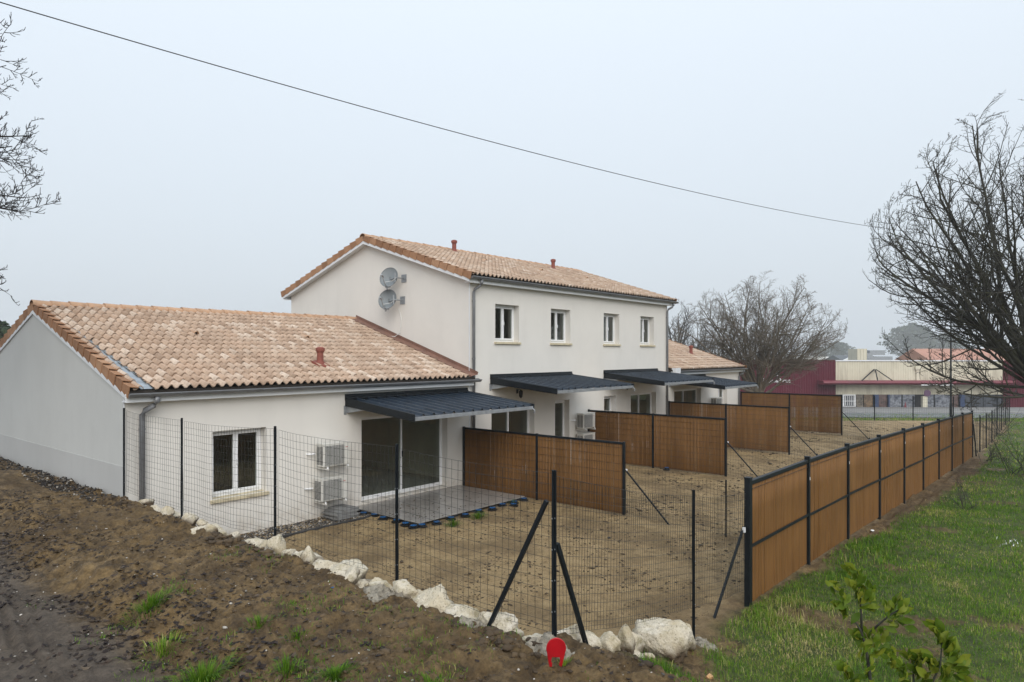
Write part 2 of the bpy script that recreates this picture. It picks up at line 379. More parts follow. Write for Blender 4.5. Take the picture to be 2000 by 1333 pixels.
def ground_mat():
    m, nt, b, N, L = _mat('earth')
    def att(n):
        a = N.new('ShaderNodeAttribute'); a.attribute_name = n; return a.outputs['Fac']
    big = pos_noise(nt, .7, 5, .6); mid = pos_noise(nt, 4.5, 6, .68); fine = pos_noise(nt, 26, 5, .7); grit = pos_noise(nt, 130, 3, .6)
    bank = ramp(nt, mid, [(.26, (.036, .022, .010)), (.41, (.108, .068, .027)), (.55, (.220, .143, .060)), (.74, (.320, .215, .095))])
    bank = mixc(nt, ramp(nt, big, [(.4, (0, 0, 0)), (.62, (.6, .6, .6))]), bank, (.085, .056, .030))
    gard = ramp(nt, mid, [(.26, (.135, .088, .040)), (.37, (.275, .188, .088)), (.50, (.385, .272, .132)), (.75, (.47, .345, .178))])
    gard = mixc(nt, ramp(nt, fine, [(.55, (0, 0, 0)), (.66, (.75, .75, .75))]), gard, (.075, .048, .024))
    gard = mixc(nt, ramp(nt, big, [(.45, (0, 0, 0)), (.60, (.62, .62, .62))]), gard, (.15, .100, .050))
    lane = ramp(nt, mid, [(.28, (.054, .040, .029)), (.5, (.104, .080, .059)), (.72, (.158, .124, .091))])
    turf = ramp(nt, mid, [(.3, (.036, .044, .010)), (.5, (.068, .095, .016)), (.72, (.135, .135, .036))])
    c = mixc(nt, att('garden'), bank, gard)
    c = mixc(nt, att('lane'), c, lane)
    c = mixc(nt, att('grass'), c, turf)
    c = mixc(nt, .7, c, ramp(nt, fine, [(.3, (.35, .34, .33)), (.5, (.95, .95, .95)), (.75, (1.4, 1.4, 1.4))]), 'MULTIPLY')
    c = mixc(nt, ramp(nt, grit, [(.70, (0, 0, 0)), (.74, (.55, .55, .55))]), c, (.30, .27, .22))
    L.new(c, b.inputs['Base Color'])
    r = ramp(nt, big, [(.35, (.62, .62, .62)), (.65, (.92, .92, .92))]); L.new(r, b.inputs['Roughness'])
    b.inputs['Specular IOR Level'].default_value = .35
    s = N.new('ShaderNodeMath'); s.operation = 'MULTIPLY_ADD'; L.new(fine, s.inputs[0]); s.inputs[1].default_value = 1.0; L.new(grit, s.inputs[2])
    bump(nt, b, s.outputs[0], .8, .04); return m
M['earth'] = ground_mat()
tag(link('ground', gm, M['earth']), kind='structure')

# the road beyond the gardens, with its kerb and the paved forecourt of the shop
def strip(name, d0, d1, u0, u1, lift, mat, n=40):
    V = []; 
    for i in range(n + 1):
        u = u0 + (u1 - u0)*i/n
        for k in range(5):
            d = d0 + (d1 - d0)*k/4 - .10*(u - 25)*(1 if d0 < 70 else 0)*.6
            p = CAM + FW*d + RT*u; V.append((p[0], p[1], float(base_z([p[0]], [p[1]])[0]) + lift))
    F = [(i*5 + k, (i+1)*5 + k, (i+1)*5 + k + 1, i*5 + k + 1) for i in range(n) for k in range(4)]
    return tag(link(name, np_mesh(name, V, np.array(F)), mat), kind='structure')
M['asphalt'] = simple('asphalt', (.115, .118, .122), .6, .15, .8, .3, 90)
M['forecourt'] = simple('forecourt_paving', (.18, .175, .165), .8, .12, .6)
M['kerb'] = simple('kerb_stone', (.30, .30, .29), .85, .1, 2)
strip('road', 54.0, 66, -30, 80, .05, M['asphalt'])
strip('pavement', 66.3, 86, -30, 80, .12, M['forecourt'])
kb = MB()
for i in range(55):
    u0 = -30 + 2*i
    q = [CAM + FW*(66.15 - .06*(u - 25)) + RT*u for u in (u0, u0 + 1.98)]
    zz = [float(base_z([p[0]], [p[1]])[0]) for p in q]
    kb.beam((q[0][0], q[0][1], zz[0] + .06), (q[1][0], q[1][1], zz[1] + .06), .28, .2)
tag(kb.build('kerb', M['kerb']), kind='structure')
# ------------------------------------------------------------------ houses
SL = 0.325                                    # roof slope
def wall_open(mb, x0, x1, z0, z1, y, openings, depth=.30, top=None):
    """a wall in the plane y facing -y, with rectangular openings and their reveals"""
    xs = sorted({x0, x1, *[o[0] for o in openings], *[o[1] for o in openings]}); zs = sorted({z0, z1, *[o[2] for o in openings], *[o[3] for o in openings]})
    for a, b in zip(xs, xs[1:]):
        for c, d in zip(zs, zs[1:]):
            if any(o[0] <= a + 1e-6 and b <= o[1] + 1e-6 and o[2] <= c + 1e-6 and d <= o[3] + 1e-6 for o in openings): continue
            mb.quad((a, y, c), (b, y, c), (b, y, d), (a, y, d))
            mb.quad((b, y + depth, c), (a, y + depth, c), (a, y + depth, d), (b, y + depth, d))
    for (a, b, c, d) in openings:
        mb.quad((a, y, c), (a, y, d), (a, y + depth, d), (a, y + depth, c)); mb.quad((b, y, c), (b, y + depth, c), (b, y + depth, d), (b, y, d))
        mb.quad((a, y, c), (a, y + depth, c), (b, y + depth, c), (b, y, c)); mb.quad((a, y, d), (b, y, d), (b, y + depth, d), (a, y + depth, d))

def window(house, o, sashes=2, rec=.22, sill=True, handle=True, name='window'):
    a, b, c, d = o; t = .065
    w = MB()                                   # fixed frame
    y0, y1 = rec, rec + .06
    w.box(a, a + t, y0, y1, c, d).box(b - t, b, y0, y1, c, d).box(a + t, b - t, y0, y1, c, c + t).box(a + t, b - t, y0, y1, d - t, d)
    fo = w.build(name, M['white'], house, bevel=.004)
    n = sashes; W = (b - a - 2*t)/n; s = .055
    for i in range(n):
        p0 = a + t + W*i; p1 = p0 + W; q = MB(); z0, z1 = c + t, d - t
        q.box(p0 + .003, p0 + s, y0 - .02, y1 - .02, z0 + .003, z1 - .003).box(p1 - s, p1 - .003, y0 - .02, y1 - .02, z0 + .003, z1 - .003)
        q.box(p0 + s, p1 - s, y0 - .02, y1 - .02, z0 + .003, z0 + s).box(p0 + s, p1 - s, y0 - .02, y1 - .02, z1 - s, z1 - .003)
        q.build('sash', M['white'], fo, bevel=.004)
        MB().box(p0 + s, p1 - s, y0 + .012, y0 + .02, z0 + s, z1 - s).build('pane', M['glass'], fo)
    if handle:
        m_ = (a + b)/2; MB().box(m_ + .012, m_ + .034, y0 - .06, y0 - .022, (c + d)/2 - .06, (c + d)/2 + .06).build('handle', M['white'], fo)
    if sill:
        MB().prism([(a - .05, -.06, c - .075), (a - .05, rec - .002, c - .075), (a - .05, rec - .002, c + .012), (a - .05, -.06, c - .008)], (b - a + .1, 0, 0)).build('window_sill', M['sill'], fo, bevel=.006)
    return fo
def sliding_door(house, o, rec=.22):
    a, b, c, d = o; t = .05; y0, y1 = rec, rec + .09
    w = MB()
    w.box(a, a + t, y0, y1, c, d).box(b - t, b, y0, y1, c, d).box(a + t, b - t, y0, y1, c, c + .045).box(a + t, b - t, y0, y1, d - t, d)
    fo = w.build('sliding_door', M['white'], house, bevel=.004)
    m_ = (a + b)/2
    for k, (p0, p1, yy) in enumerate(((a + t, m_ + .03, y0 + .048), (m_ - .03, b - t, y0 + .006))):
        q = MB(); s = .045; z0, z1 = c + .046, d - t - .001
        q.box(p0, p0 + s, yy, yy + .034, z0, z1).box(p1 - s, p1, yy, yy + .034, z0, z1).box(p0 + s, p1 - s, yy, yy + .034, z0, z0 + s).box(p0 + s, p1 - s, yy, yy + .034, z1 - s, z1)
        q.build('door_leaf', M['white'], fo, bevel=.003)
        MB().box(p0 + s, p1 - s, yy + .012, yy + .02, z0 + s, z1 - s).build('pane', M['glass'], fo)
    MB().box(m_ + .0, m_ + .02, y0 - .03, y0 + .004, 1.0, 1.16).build('handle', M['anthracite'], fo)
    return fo
def room(house, x0, x1, y1, zf, zc, y0=.31, back=True):
    MB().box(x0, x1, y0, y1, zf - .05, zf + .02).build('room_floor', M['room_floor'], house)
    rw = MB()
    if back: rw.quad((x0, y1, zf), (x1, y1, zf), (x1, y1, zc), (x0, y1, zc))
    rw.quad((x0, y0, zf), (x0, y1, zf), (x0, y1, zc), (x0, y0, zc)) \
        .quad((x1, y0, zf), (x1, y0, zc), (x1, y1, zc), (x1, y1, zf)).quad((x0, y0, zc), (x0, y1, zc), (x1, y1, zc), (x1, y0, zc)) \
        .build('room_wall', M['interior'], house)

# --- tile shapes (local: u across, v down the slope, w up from the roof plane)
TP, TR = .19, .36                                       # tile pitch across, row pitch
PROF = [(0, .018), (.020, .003), (.058, .001), (.078, .016), (.100, .056), (.128, .076), (.156, .066), (.178, .032), (.196, .019)]
def tile_arrays(u, v, lift=.0, scale=1.0):
    """one canal tile: low end at v (down-slope distance), back end up the slope"""
    Ln = TR + .07; P = np.array(PROF); n = len(P)
    front = np.stack([u + P[:, 0]*scale, np.full(n, v), P[:, 1] + .034 + lift], 1)
    back = np.stack([u + P[:, 0]*scale*.97 + .003, np.full(n, v - Ln), P[:, 1]*.93 + lift], 1)
    lip = front - np.array([0, 0.006, .022])
    V = np.concatenate([front, back, lip]); i = np.arange(n - 1)
    F = np.concatenate([np.stack([i, i + 1, n + i + 1, n + i], 1), np.stack([2*n + i, 2*n + i + 1, i + 1, i], 1)])
    return V, F
def roof_xf(ridge_y, ridge_z, side=1):
    """maps (u, v, w) to world for the slope facing -y (side 1) or +y (side -1)"""
    c = 1/math.sqrt(1 + SL*SL); s = SL*c
    def f(V):
        V = np.asarray(V, float); u, v, w = V[:, 0], V[:, 1], V[:, 2]
        y = -side*(v*c - 0) + ridge_y - side*w*s*(1)
        return np.stack([u, y, ridge_z - v*s + w*c], 1)
    return f
def slope_len(run): return run*math.sqrt(1 + SL*SL)
rng = np.random.default_rng(7)

def tile_roof(roof, xf, cols, rows_v, singles, name='roof_tile', seed=1, jitter=.004, shifts=None, skip=()):
    """cols: list of u; rows_v: list of low-end v. `singles` = set of (row, col) built as own objects"""
    r = np.random.default_rng(seed); Vs, Fs, Ts = [], [], []; b = 0
    variants = []
    for k in range(6):
        V, Fq = tile_arrays(0, 0); V = V + np.concatenate([r.normal(0, .0012, (len(V), 2)), np.zeros((len(V), 1))], 1)
        me = np_mesh('roof_tile', V, Fq, tint=np.full(len(V), k/6.0)); me.materials.append(M['tile'])
        me.polygons.foreach_set('use_smooth', np.array([True]*8 + [False]*8)); variants.append(me)
    o0 = xf(np.array([[0, 0, 0.]]))[0]; ex = xf(np.array([[1, 0, 0.]]))[0] - o0; ev = xf(np.array([[0, 1, 0.]]))[0] - o0; ew = xf(np.array([[0, 0, 1.]]))[0] - o0
    R = Matrix((ex, ev, ew)).transposed().to_4x4()
    for ri, v in enumerate(rows_v):
        for ci, u in enumerate(cols):
            if (ri, ci) in skip: continue
            uu = u + (shifts(ri, ci) if shifts else 0) + r.normal(0, jitter*.6); vv = v + r.normal(0, jitter); lf = -.008 if (shifts and ci == 0) else 0
            if (ri, ci) in singles:
                o = bpy.data.objects.new(name, variants[r.integers(6)]); COL.objects.link(o); o.parent = roof
                p = xf(np.array([[uu, vv, lf]]))[0]; o.matrix_local = Matrix.Translation(p) @ R @ Matrix.Rotation(r.normal(0, .006), 4, 'Z')
            else:
                V, Fq = tile_arrays(uu, vv, lf); Vs.append(xf(V)); Fs.append(Fq + b); b += len(V); Ts.append(np.full(len(V), r.random()))
    if Vs:
        me = np_mesh('tile_field', np.concatenate(Vs), np.concatenate(Fs), tint=np.concatenate(Ts), smooth=False)
        tag(link('tile_field', me, M['tile'], roof), kind='stuff')

def verge_run(roof, xf, u, vs, side=-1, h=.17):
    """stepped L-shaped verge tiles along a gable; side -1 hangs on the low-u side"""
    me = None
    for k, v in enumerate(vs):
        L_ = TR + .05; a, b_ = (u - .022, u + .14) if side < 0 else (u - .14, u + .022)
        q = MB(); f_, bk = .098, .050
        # top flange then hanging cheek, tapered so that each one oversails the next below
        q.add([(a, 0, f_), (b_, 0, f_ - .02), (b_, -L_, bk - .02), (a, -L_, bk), (a, 0, f_ - .018), (b_, 0, f_ - .038), (b_, -L_, bk - .038), (a, -L_, bk - .018)],
              [(0, 1, 2, 3), (7, 6, 5, 4), (0, 4, 5, 1), (1, 5, 6, 2), (2, 6, 7, 3), (3, 7, 4, 0)])
        e0, e1 = (a - .004, a + .016) if side < 0 else (b_ - .016, b_ + .004)
        o_ = .016*side; q.add([(e0 + o_, 0, f_ + .003), (e1 + o_, 0, f_ + .003), (e1, -L_ + .05, bk + .003), (e0, -L_ + .05, bk + .003), (e0 + o_, 0, -h + .025), (e1 + o_, 0, -h + .025), (e1, -L_ + .05, -h + .05), (e0, -L_ + .05, -h + .05)],
              [(0, 1, 2, 3), (7, 6, 5, 4), (0, 4, 5, 1), (1, 5, 6, 2), (2, 6, 7, 3), (3, 7, 4, 0)])
        V = np.array(q.v); V[:, 1] += v + random.uniform(-.006, .006); V[:, 0] += random.uniform(-.003, .003); W = MB(); W.add(xf(V), q.f)
        W.build('verge_tile', M['verge'], roof, bevel=.004)
def ridge_run(roof, x0, x1, y, z, pitch=.40, r=.13):
    n = int(round((x1 - x0)/pitch)); pitch = (x1 - x0)/n
    for i in range(n):
        a = x0 + i*pitch; q = MB(); N_ = 9; L_ = pitch + .05; V = []
        for k, (xx, rr) in enumerate(((a - .0, r), (a + L_, r*.90))):
            for j in range(N_):
                t = math.pi*(j/(N_ - 1)); V.append((xx, y - rr*1.25*math.cos(t), z - .045 + rr*math.sin(t) - (.012 if k else 0)))
        for k, (xx, rr) in enumerate(((a, r - .016),)):
            for j in range(N_):
                t = math.pi*(j/(N_ - 1)); V.append((xx, y - rr*1.25*math.cos(t), z - .045 + rr*math.sin(t)))
        F = [(j, j + 1, N_ + j + 1, N_ + j) for j in range(N_ - 1)] + [(2*N_ + j, 2*N_ + j + 1, j + 1, j) for j in range(N_ - 1)]
        V = [(p[0], p[1] + .004*math.sin(i*7.3), p[2] + .005*math.sin(i*3.7)) for p in V]
        q.add(V, F); o = q.build('ridge_tile', M['ridge'], roof, smooth=False)
def gutter(house, x0, x1, y, z, r=.072):
    N_ = 9; V = []
    prof = [(y - r*math.cos(math.pi*j/(N_ - 1)) , z - r*math.sin(math.pi*j/(N_ - 1))) for j in range(N_)]
    prof = [(y - r - .014, z + .006), (y - r - .012, z - .012)] + prof[0:] + [(y + r, z + .03)]
    inner = [(yy + (.008 if yy < y else -.008), zz + .008) for yy, zz in prof][::-1]
    loop = prof + inner
    o = MB().prism([(x0, a, b) for a, b in loop], (x1 - x0, 0, 0)).build('gutter', M['zinc'], house)
    for xx in (x0 - .004, x1): MB().prism([(xx, a, b) for a, b in prof], (.004, 0, 0)).build('gutter_end', M['zinc'], o)
    h = MB()
    xx = x0 + .35
    while xx < x1: h.box(xx, xx + .025, y - r - .018, y - r - .012, z - .03, z + .012); xx += .6
    tag(h.build('gutter_clips', M['zinc'], o), kind='stuff')
    return o
def downpipe(house, xt, xb, yt, zt, zb, yb=-.075, r=.045):
    o = MB().tube([(xt, yt, zt), (xt, yt, zt - .10), (xt + (xb - xt)*.25, yt + (yb - yt)*.15, zt - .17), (xt + (xb - xt)*.8, yt + (yb - yt)*.85, zt - .27), (xb, yb, zt - .36), (xb, yb, zt - .5), (xb, yb, zb)], r, 12) \
        .build('drain_pipe', M['zinc'], house, smooth=True)
    z = zt - .62
    while z > zb + .3:
        MB().tube([(xb, yb, z), (xb, yb, z - .035)], r + .007, 12).box(xb - .012, xb + .012, yb + .04, -.002, z - .03, z - .005).build('pipe_collar', M['zinc'], o); z -= 1.75
    return o
def roof_vent(roof, x, y, z, s=1.0):
    q = MB().lathe([(.13*s, -.10*s), (.105*s, .02*s), (.085*s, .09*s), (.082*s, .30*s), (.10*s, .305*s), (.10*s, .33*s), (.118*s, .335*s), (.118*s, .41*s), (.06*s, .44*s)], (x, y, z), 16)
    o = q.build('vent_pipe', M['terracotta'], roof, smooth=False)
    MB().prism([(x - .16*s, y - .20*s, z - .085*s), (x + .16*s, y - .20*s, z - .085*s), (x + .16*s, y + .2*s, z + .045*s), (x - .16*s, y + .2*s, z + .045*s)], (0, 0, .05*s)).build('vent_base', M['terracotta'], o)
def hood_tile(roof, xf, u, v):
    q = MB(); N_ = 7; V = []
    for k, (vv, rr) in enumerate(((v, .078), (v - .30, .05))):
        for j in range(N_):
            t = math.pi*j/(N_ - 1); V.append((u - rr*math.cos(t), vv, .04 + rr*1.05*math.sin(t) + (.02 if k == 0 else -.01)))
    q.add(xf(np.array(V)), [(j, j + 1, N_ + j + 1, N_ + j) for j in range(N_ - 1)])
    o = q.build('vent_tile', M['ridge'], roof)
    s = o.modifiers.new('thick', 'SOLIDIFY'); s.thickness = .012
    d = MB(); d.add(xf(np.array([(u - .07*math.cos(math.pi*j/6), v - .10, .04 + .07*math.sin(math.pi*j/6)) for j in range(7)])), [tuple(range(7))]); d.build('vent_opening', M['black'], o)

def gable_house(name, label, x0, x1, dep, eave, ridge_y, ridge_z, openings, near_gable, far_gable, ov_l, ov_r, z0=-.5, fr_over=.28, back=()):
    """walls + roof deck. returns house, roof, xf of the front slope"""
    H = thing(name, label, 'house', (0, 0, 0))
    w = MB(); wall_open(w, x0, x1, z0, eave, 0, openings); w.build('front_wall', M['render'], H)
    zr = ridge_z - .16; ze = zr - SL*ridge_y
    zb = zr - SL*(dep - ridge_y)
    for xx, on_, fl in ((x0, near_gable, 0), (x1, far_gable, 1)):
        if not on_: continue
        pts = [(xx, .004, z0), (xx, .004, ze), (xx, ridge_y, zr), (xx, dep, zb), (xx, dep, z0)]
        MB().prism(pts if not fl else pts[::-1], (.3 if not fl else -.3, 0, 0)).build('gable_wall', M['gable_shade'] if xx == 0 else M['render'], H)
    w = MB(); wall_open(w, x0 + .31, x1 - .31, z0, zb, dep - .3, back); w.build('back_wall', M['render'], H)
    for (a, b, c, d) in back: MB().box(a, b, dep - .14, dep - .13, c, d).build('pane', M['glass'], H)  # unseen rear glazing, added to light the rooms from behind
    c = math.sqrt(1 + SL*SL)
    yf = -fr_over + .03; a, b_ = x0 - ov_l, x1 + ov_r
    roof = MB().prism([(a, yf, ridge_z - SL*(ridge_y - yf) - .10), (a, yf, ridge_z - SL*(ridge_y - yf) - .015), (a, ridge_y, ridge_z - .015), (a, dep + .3, ridge_z - SL*(dep + .3 - ridge_y) - .015),
                       (a, dep + .3, ridge_z - SL*(dep + .3 - ridge_y) - .10), (a, ridge_y, ridge_z - .10)], (b_ - a, 0, 0)).build('roof', M['deck'], H)
    return H, roof, roof_xf(ridge_y, ridge_z)

FL = 2.2   # head height of the doors
# ============ the near low house
o1 = [(1.75, 3.0, .72, 2.18), (5.67, 8.76, 0.0, FL)]
H1, R1, X1 = gable_house('low_house', 'near low cream house with a sandy tiled roof and grey plinth', 0, 9.69, 11.2, 3.02, 5.6, 5.05, o1, True, False, .0, -.01, back=[(.8, 4.2, .5, 2.35), (4.95, 9.2, .1, 2.4)])  # back: wide unseen openings added to brighten the rooms
window(H1, o1[0]); sliding_door(H1, o1[1])
room(H1, .35, 9.4, 10.89, 0, 2.5, back=False)
MB().box(4.6, 4.7, .31, 10.88, .02, 2.5).build('partition_wall', M['interior'], H1)
MB().box(-.008, .02, .03, 11.15, -.5, 1.645).build('plinth', M['plinth'], H1)
MB().box(-.014, .010, -.014, .010, -.5, 2.99).build('corner_bead', M['fascia'], H1)
MB().box(-.05, 9.68, -.205, -.17, 2.90, 3.07).box(-.05, 9.68, -.17, -.001, 2.905, 2.925).build('fascia_board', M['fascia'], H1, bevel=.004)
def verge_board(H, xx, ridge_y, ridge_z, y0, y1, h=.11, t=.03, drop=.10, soff=0):
    q = MB()
    for ya, yb in ((y0, ridge_y), (ridge_y, y1)):
        za = ridge_z - SL*abs(ridge_y - ya) - drop; zb_ = ridge_z - SL*abs(ridge_y - yb) - drop
        q.prism([(xx, ya, za - h), (xx, yb, zb_ - h), (xx, yb, zb_), (xx, ya, za)], (t, 0, 0))
        if soff: q.prism([(xx + t, ya, za - h + .02), (xx + t, yb, zb_ - h + .02), (xx + t, yb, zb_ - h + .035), (xx + t, ya, za - h + .035)], (soff, 0, 0))
    return q.build('verge_board', M['fascia'], H, bevel=.003)
verge_board(H1, -.032, 5.6, 5.05, -.20, 11.4, .085, .03, .13)
gutter(H1, -.03, 9.86, -.285, 3.07)
downpipe(H1, .50, .30, -.285, 3.0, -.15, r=.055)
SLf = slope_len(5.6 + .30)
rows1 = [SLf - .0 - i*TR for i in range(17)]                        # row 0 at the eave
cols1 = [.245 + i*TP for i in range(int((9.52 - .245)/TP))]
def sh1(ri, ci): return 0 if ci else max(0.0, (.58 - ri/16.0)/.58)*.19
vis = []
for ri, v in enumerate(rows1):
    for ci, u in enumerate(cols1):
        p = X1(np.array([[u, v, 0]]))[0]; vis.append((((p - CAM) @ FW), ri, ci))
vis.sort(); single1 = {(r_, c_) for _, r_, c_ in vis[:290]}
tile_roof(R1, X1, cols1, rows1, single1, seed=3, shifts=sh1)
tile_roof(R1, X1, [.035], [v + .01 for v in rows1], {(i, 0) for i in range(17)}, name='edge_tile', seed=4)
zs_ = MB(); zs_.add(X1(np.array([(.20, SLf - .05, .012), (.47, SLf - .05, .012), (.47, 2.0, .012), (.20, 2.0, .012)])), [(0, 1, 2, 3)]); zs_.build('zinc_strip', M['zinc_light'], R1)
XB1 = roof_xf(5.6, 5.05, -1)
verge_run(R1, X1, .0, [v + .02 for v in rows1])
verge_run(R1, XB1, .0, [TR*(i + 1) for i in range(17)])
tile_roof(R1, XB1, [i*TP + .05 for i in range(50)], [TR*(i + 1) for i in range(16)], set(), seed=5)
ridge_run(R1, -.05, 9.66, 5.6, 5.10)
fl = MB(); fl.add(X1(np.array([(9.44, SLf + .02, .07), (9.68, SLf + .02, .10), (9.68, .0, .10), (9.44, .0, .07), (9.44, SLf + .02, .03), (9.44, 0, .03), (9.68, SLf + .02, .19), (9.68, 0, .19)])), [(0, 1, 2, 3), (4, 0, 3, 5), (1, 6, 7, 2)])
fl.build('wall_flashing', M['flash'], R1)
p = X1(np.array([[5.05, slope_len(5.6 - .91), 0]]))[0]; roof_vent(R1, 5.05, .91, p[2] + .06)
for u, yy in ((2.93, 3.27), (6.12, 3.14)): hood_tile(R1, X1, u, slope_len(5.6 - yy))

# ============ the two-storey house
XA, XB = 9.69, 22.42
o2 = [(10.87, 12.05, 4.23, 5.43), (13.8, 14.97, 4.23, 5.43), (17.2, 18.35, 4.23, 5.43), (20.05, 21.2, 4.23, 5.43),
      (10.69, 12.87, 0, FL), (14.04, 14.91, 0, FL), (17.23, 18.1, 0, FL), (19.25, 21.4, 0, FL)]
H2, R2, X2 = gable_house('two_storey_house', 'tall cream two storey house with four upper windows in its front', XA, XB, 9.69, 6.12, 4.85, 7.88, o2, True, True, .24, .24, back=[(10.3, 15.6, .1, 2.35), (16.5, 21.8, .1, 2.35), (10.3, 15.6, 3.2, 5.4), (16.5, 21.8, 3.2, 5.4)])
for o in o2[:4]: window(H2, o)
window(H2, o2[5], 1, sill=False, handle=False, name='glazed_door'); window(H2, o2[6], 1, sill=False, handle=False, name='glazed_door')
sliding_door(H2, o2[4]); sliding_door(H2, o2[7])
for a_, b_ in ((XA + .32, 16.0), (16.15, XB - .32)):
    for z0_, z1_ in ((0, 2.5), (2.75, 5.6)): room(H2, a_, b_, 9.38, z0_, z1_, back=False)
MB().box(XA - .2, XB + .24, -.205, -.17, 5.985, 6.155).box(XA - .2, XB + .24, -.17, -.001, 5.99, 6.01).build('fascia_board', M['fascia'], H2, bevel=.004)
MB().box(XA - .2, XB + .24, 9.86, 9.90, 5.985, 6.155).box(XA - .2, XB + .24, 9.70, 9.86, 5.99, 6.01).build('fascia_board', M['fascia'], H2)
verge_board(H2, XA - .24, 4.85, 7.88, -.21, 9.91, .13, .03, .10, .208)
verge_board(H2, XB + .21, 4.85, 7.88, -.21, 9.91, .13, .03, .10, 0)
MB().box(XA - .012, XA + .010, -.012, .010, 0, 6.0).build('corner_bead', M['fascia'], H2)
gutter(H2, XA - .22, XB + .40, -.285, 6.16)
downpipe(H2, XA + .25, XA + .12, -.285, 6.09, -.15); downpipe(H2, XB + .05, XB - .12, -.285, 6.09, -.15)
S2 = slope_len(4.85 + .30); rows2 = [S2 - i*TR for i in range(15)]
cols2 = [XA - .20 + i*TP for i in range(int((XB - XA + .42)/TP))]
tile_roof(R2, X2, cols2, rows2, set(), seed=11)
XB2 = roof_xf(4.85, 7.88, -1)
tile_roof(R2, XB2, cols2, [TR*(i + 1) for i in range(15)], set(), seed=12)
verge_run(R2, X2, XA - .22, [v + .02 for v in rows2]); verge_run(R2, XB2, XA - .22, [TR*(i + 1) + .02 for i in range(15)])
verge_run(R2, X2, XB + .24, [v + .02 for v in rows2], 1)
ridge_run(R2, XA - .27, XB + .26, 4.85, 7.93)
for u, yy in ((13.6, 4.55), (19.24, 3.95)): roof_vent(R2, u, yy, 7.88 - SL*(4.85 - yy) + .06)
for u, yy in ((13.65, 2.93), (16.78, 2.7), (19.62, 2.4)): hood_tile(R2, X2, u, slope_len(4.85 - yy))

# ============ the far low house
o3 = [(23.1, 25.9, 0, FL), (27.9, 29.05, .72, 2.18)]
H3, R3, X3 = gable_house('low_house', 'far low cream house beyond the two storey house, by the bare tree', 22.44, 30.6, 11.2, 3.02, 5.6, 5.05, o3, False, True, -.01, .22, back=[(23.2, 29.6, .1, 2.4)])
sliding_door(H3, o3[0]); window(H3, o3[1]); room(H3, 22.8, 30.2, 10.89, 0, 2.5, back=False)
MB().box(22.45, 30.82, -.205, -.17, 2.90, 3.07).box(22.45, 30.82, -.17, -.001, 2.905, 2.925).build('fascia_board', M['fascia'], H3, bevel=.004)
verge_board(H3, 30.79, 5.6, 5.05, -.21, 11.4, .13, .03, .10, 0)
gutter(H3, 22.95, 30.98, -.285, 3.07)
MB().box(22.46, 22.94, -.40, -.21, 2.93, 3.22).build('gutter_box', M['fascia'], H3)
downpipe(H3, 30.62, 30.48, -.285, 3.0, -.15)
tile_roof(R3, X3, [22.47 + i*TP for i in range(int(8.3/TP))], rows1, set(), seed=21)
tile_roof(R3, roof_xf(5.6, 5.05, -1), [22.47 + i*TP for i in range(int(8.3/TP))], [TR*(i + 1) for i in range(16)], set(), seed=22)
verge_run(R3, X3, 30.82, [v + .02 for v in rows1], 1)
ridge_run(R3, 22.5, 30.85, 5.6, 5.10)
roof_vent(R3, 28.5, 1.75, 5.05 - SL*(5.6 - 1.75) + .06); hood_tile(R3, X3, 26.4, slope_len(3.0))
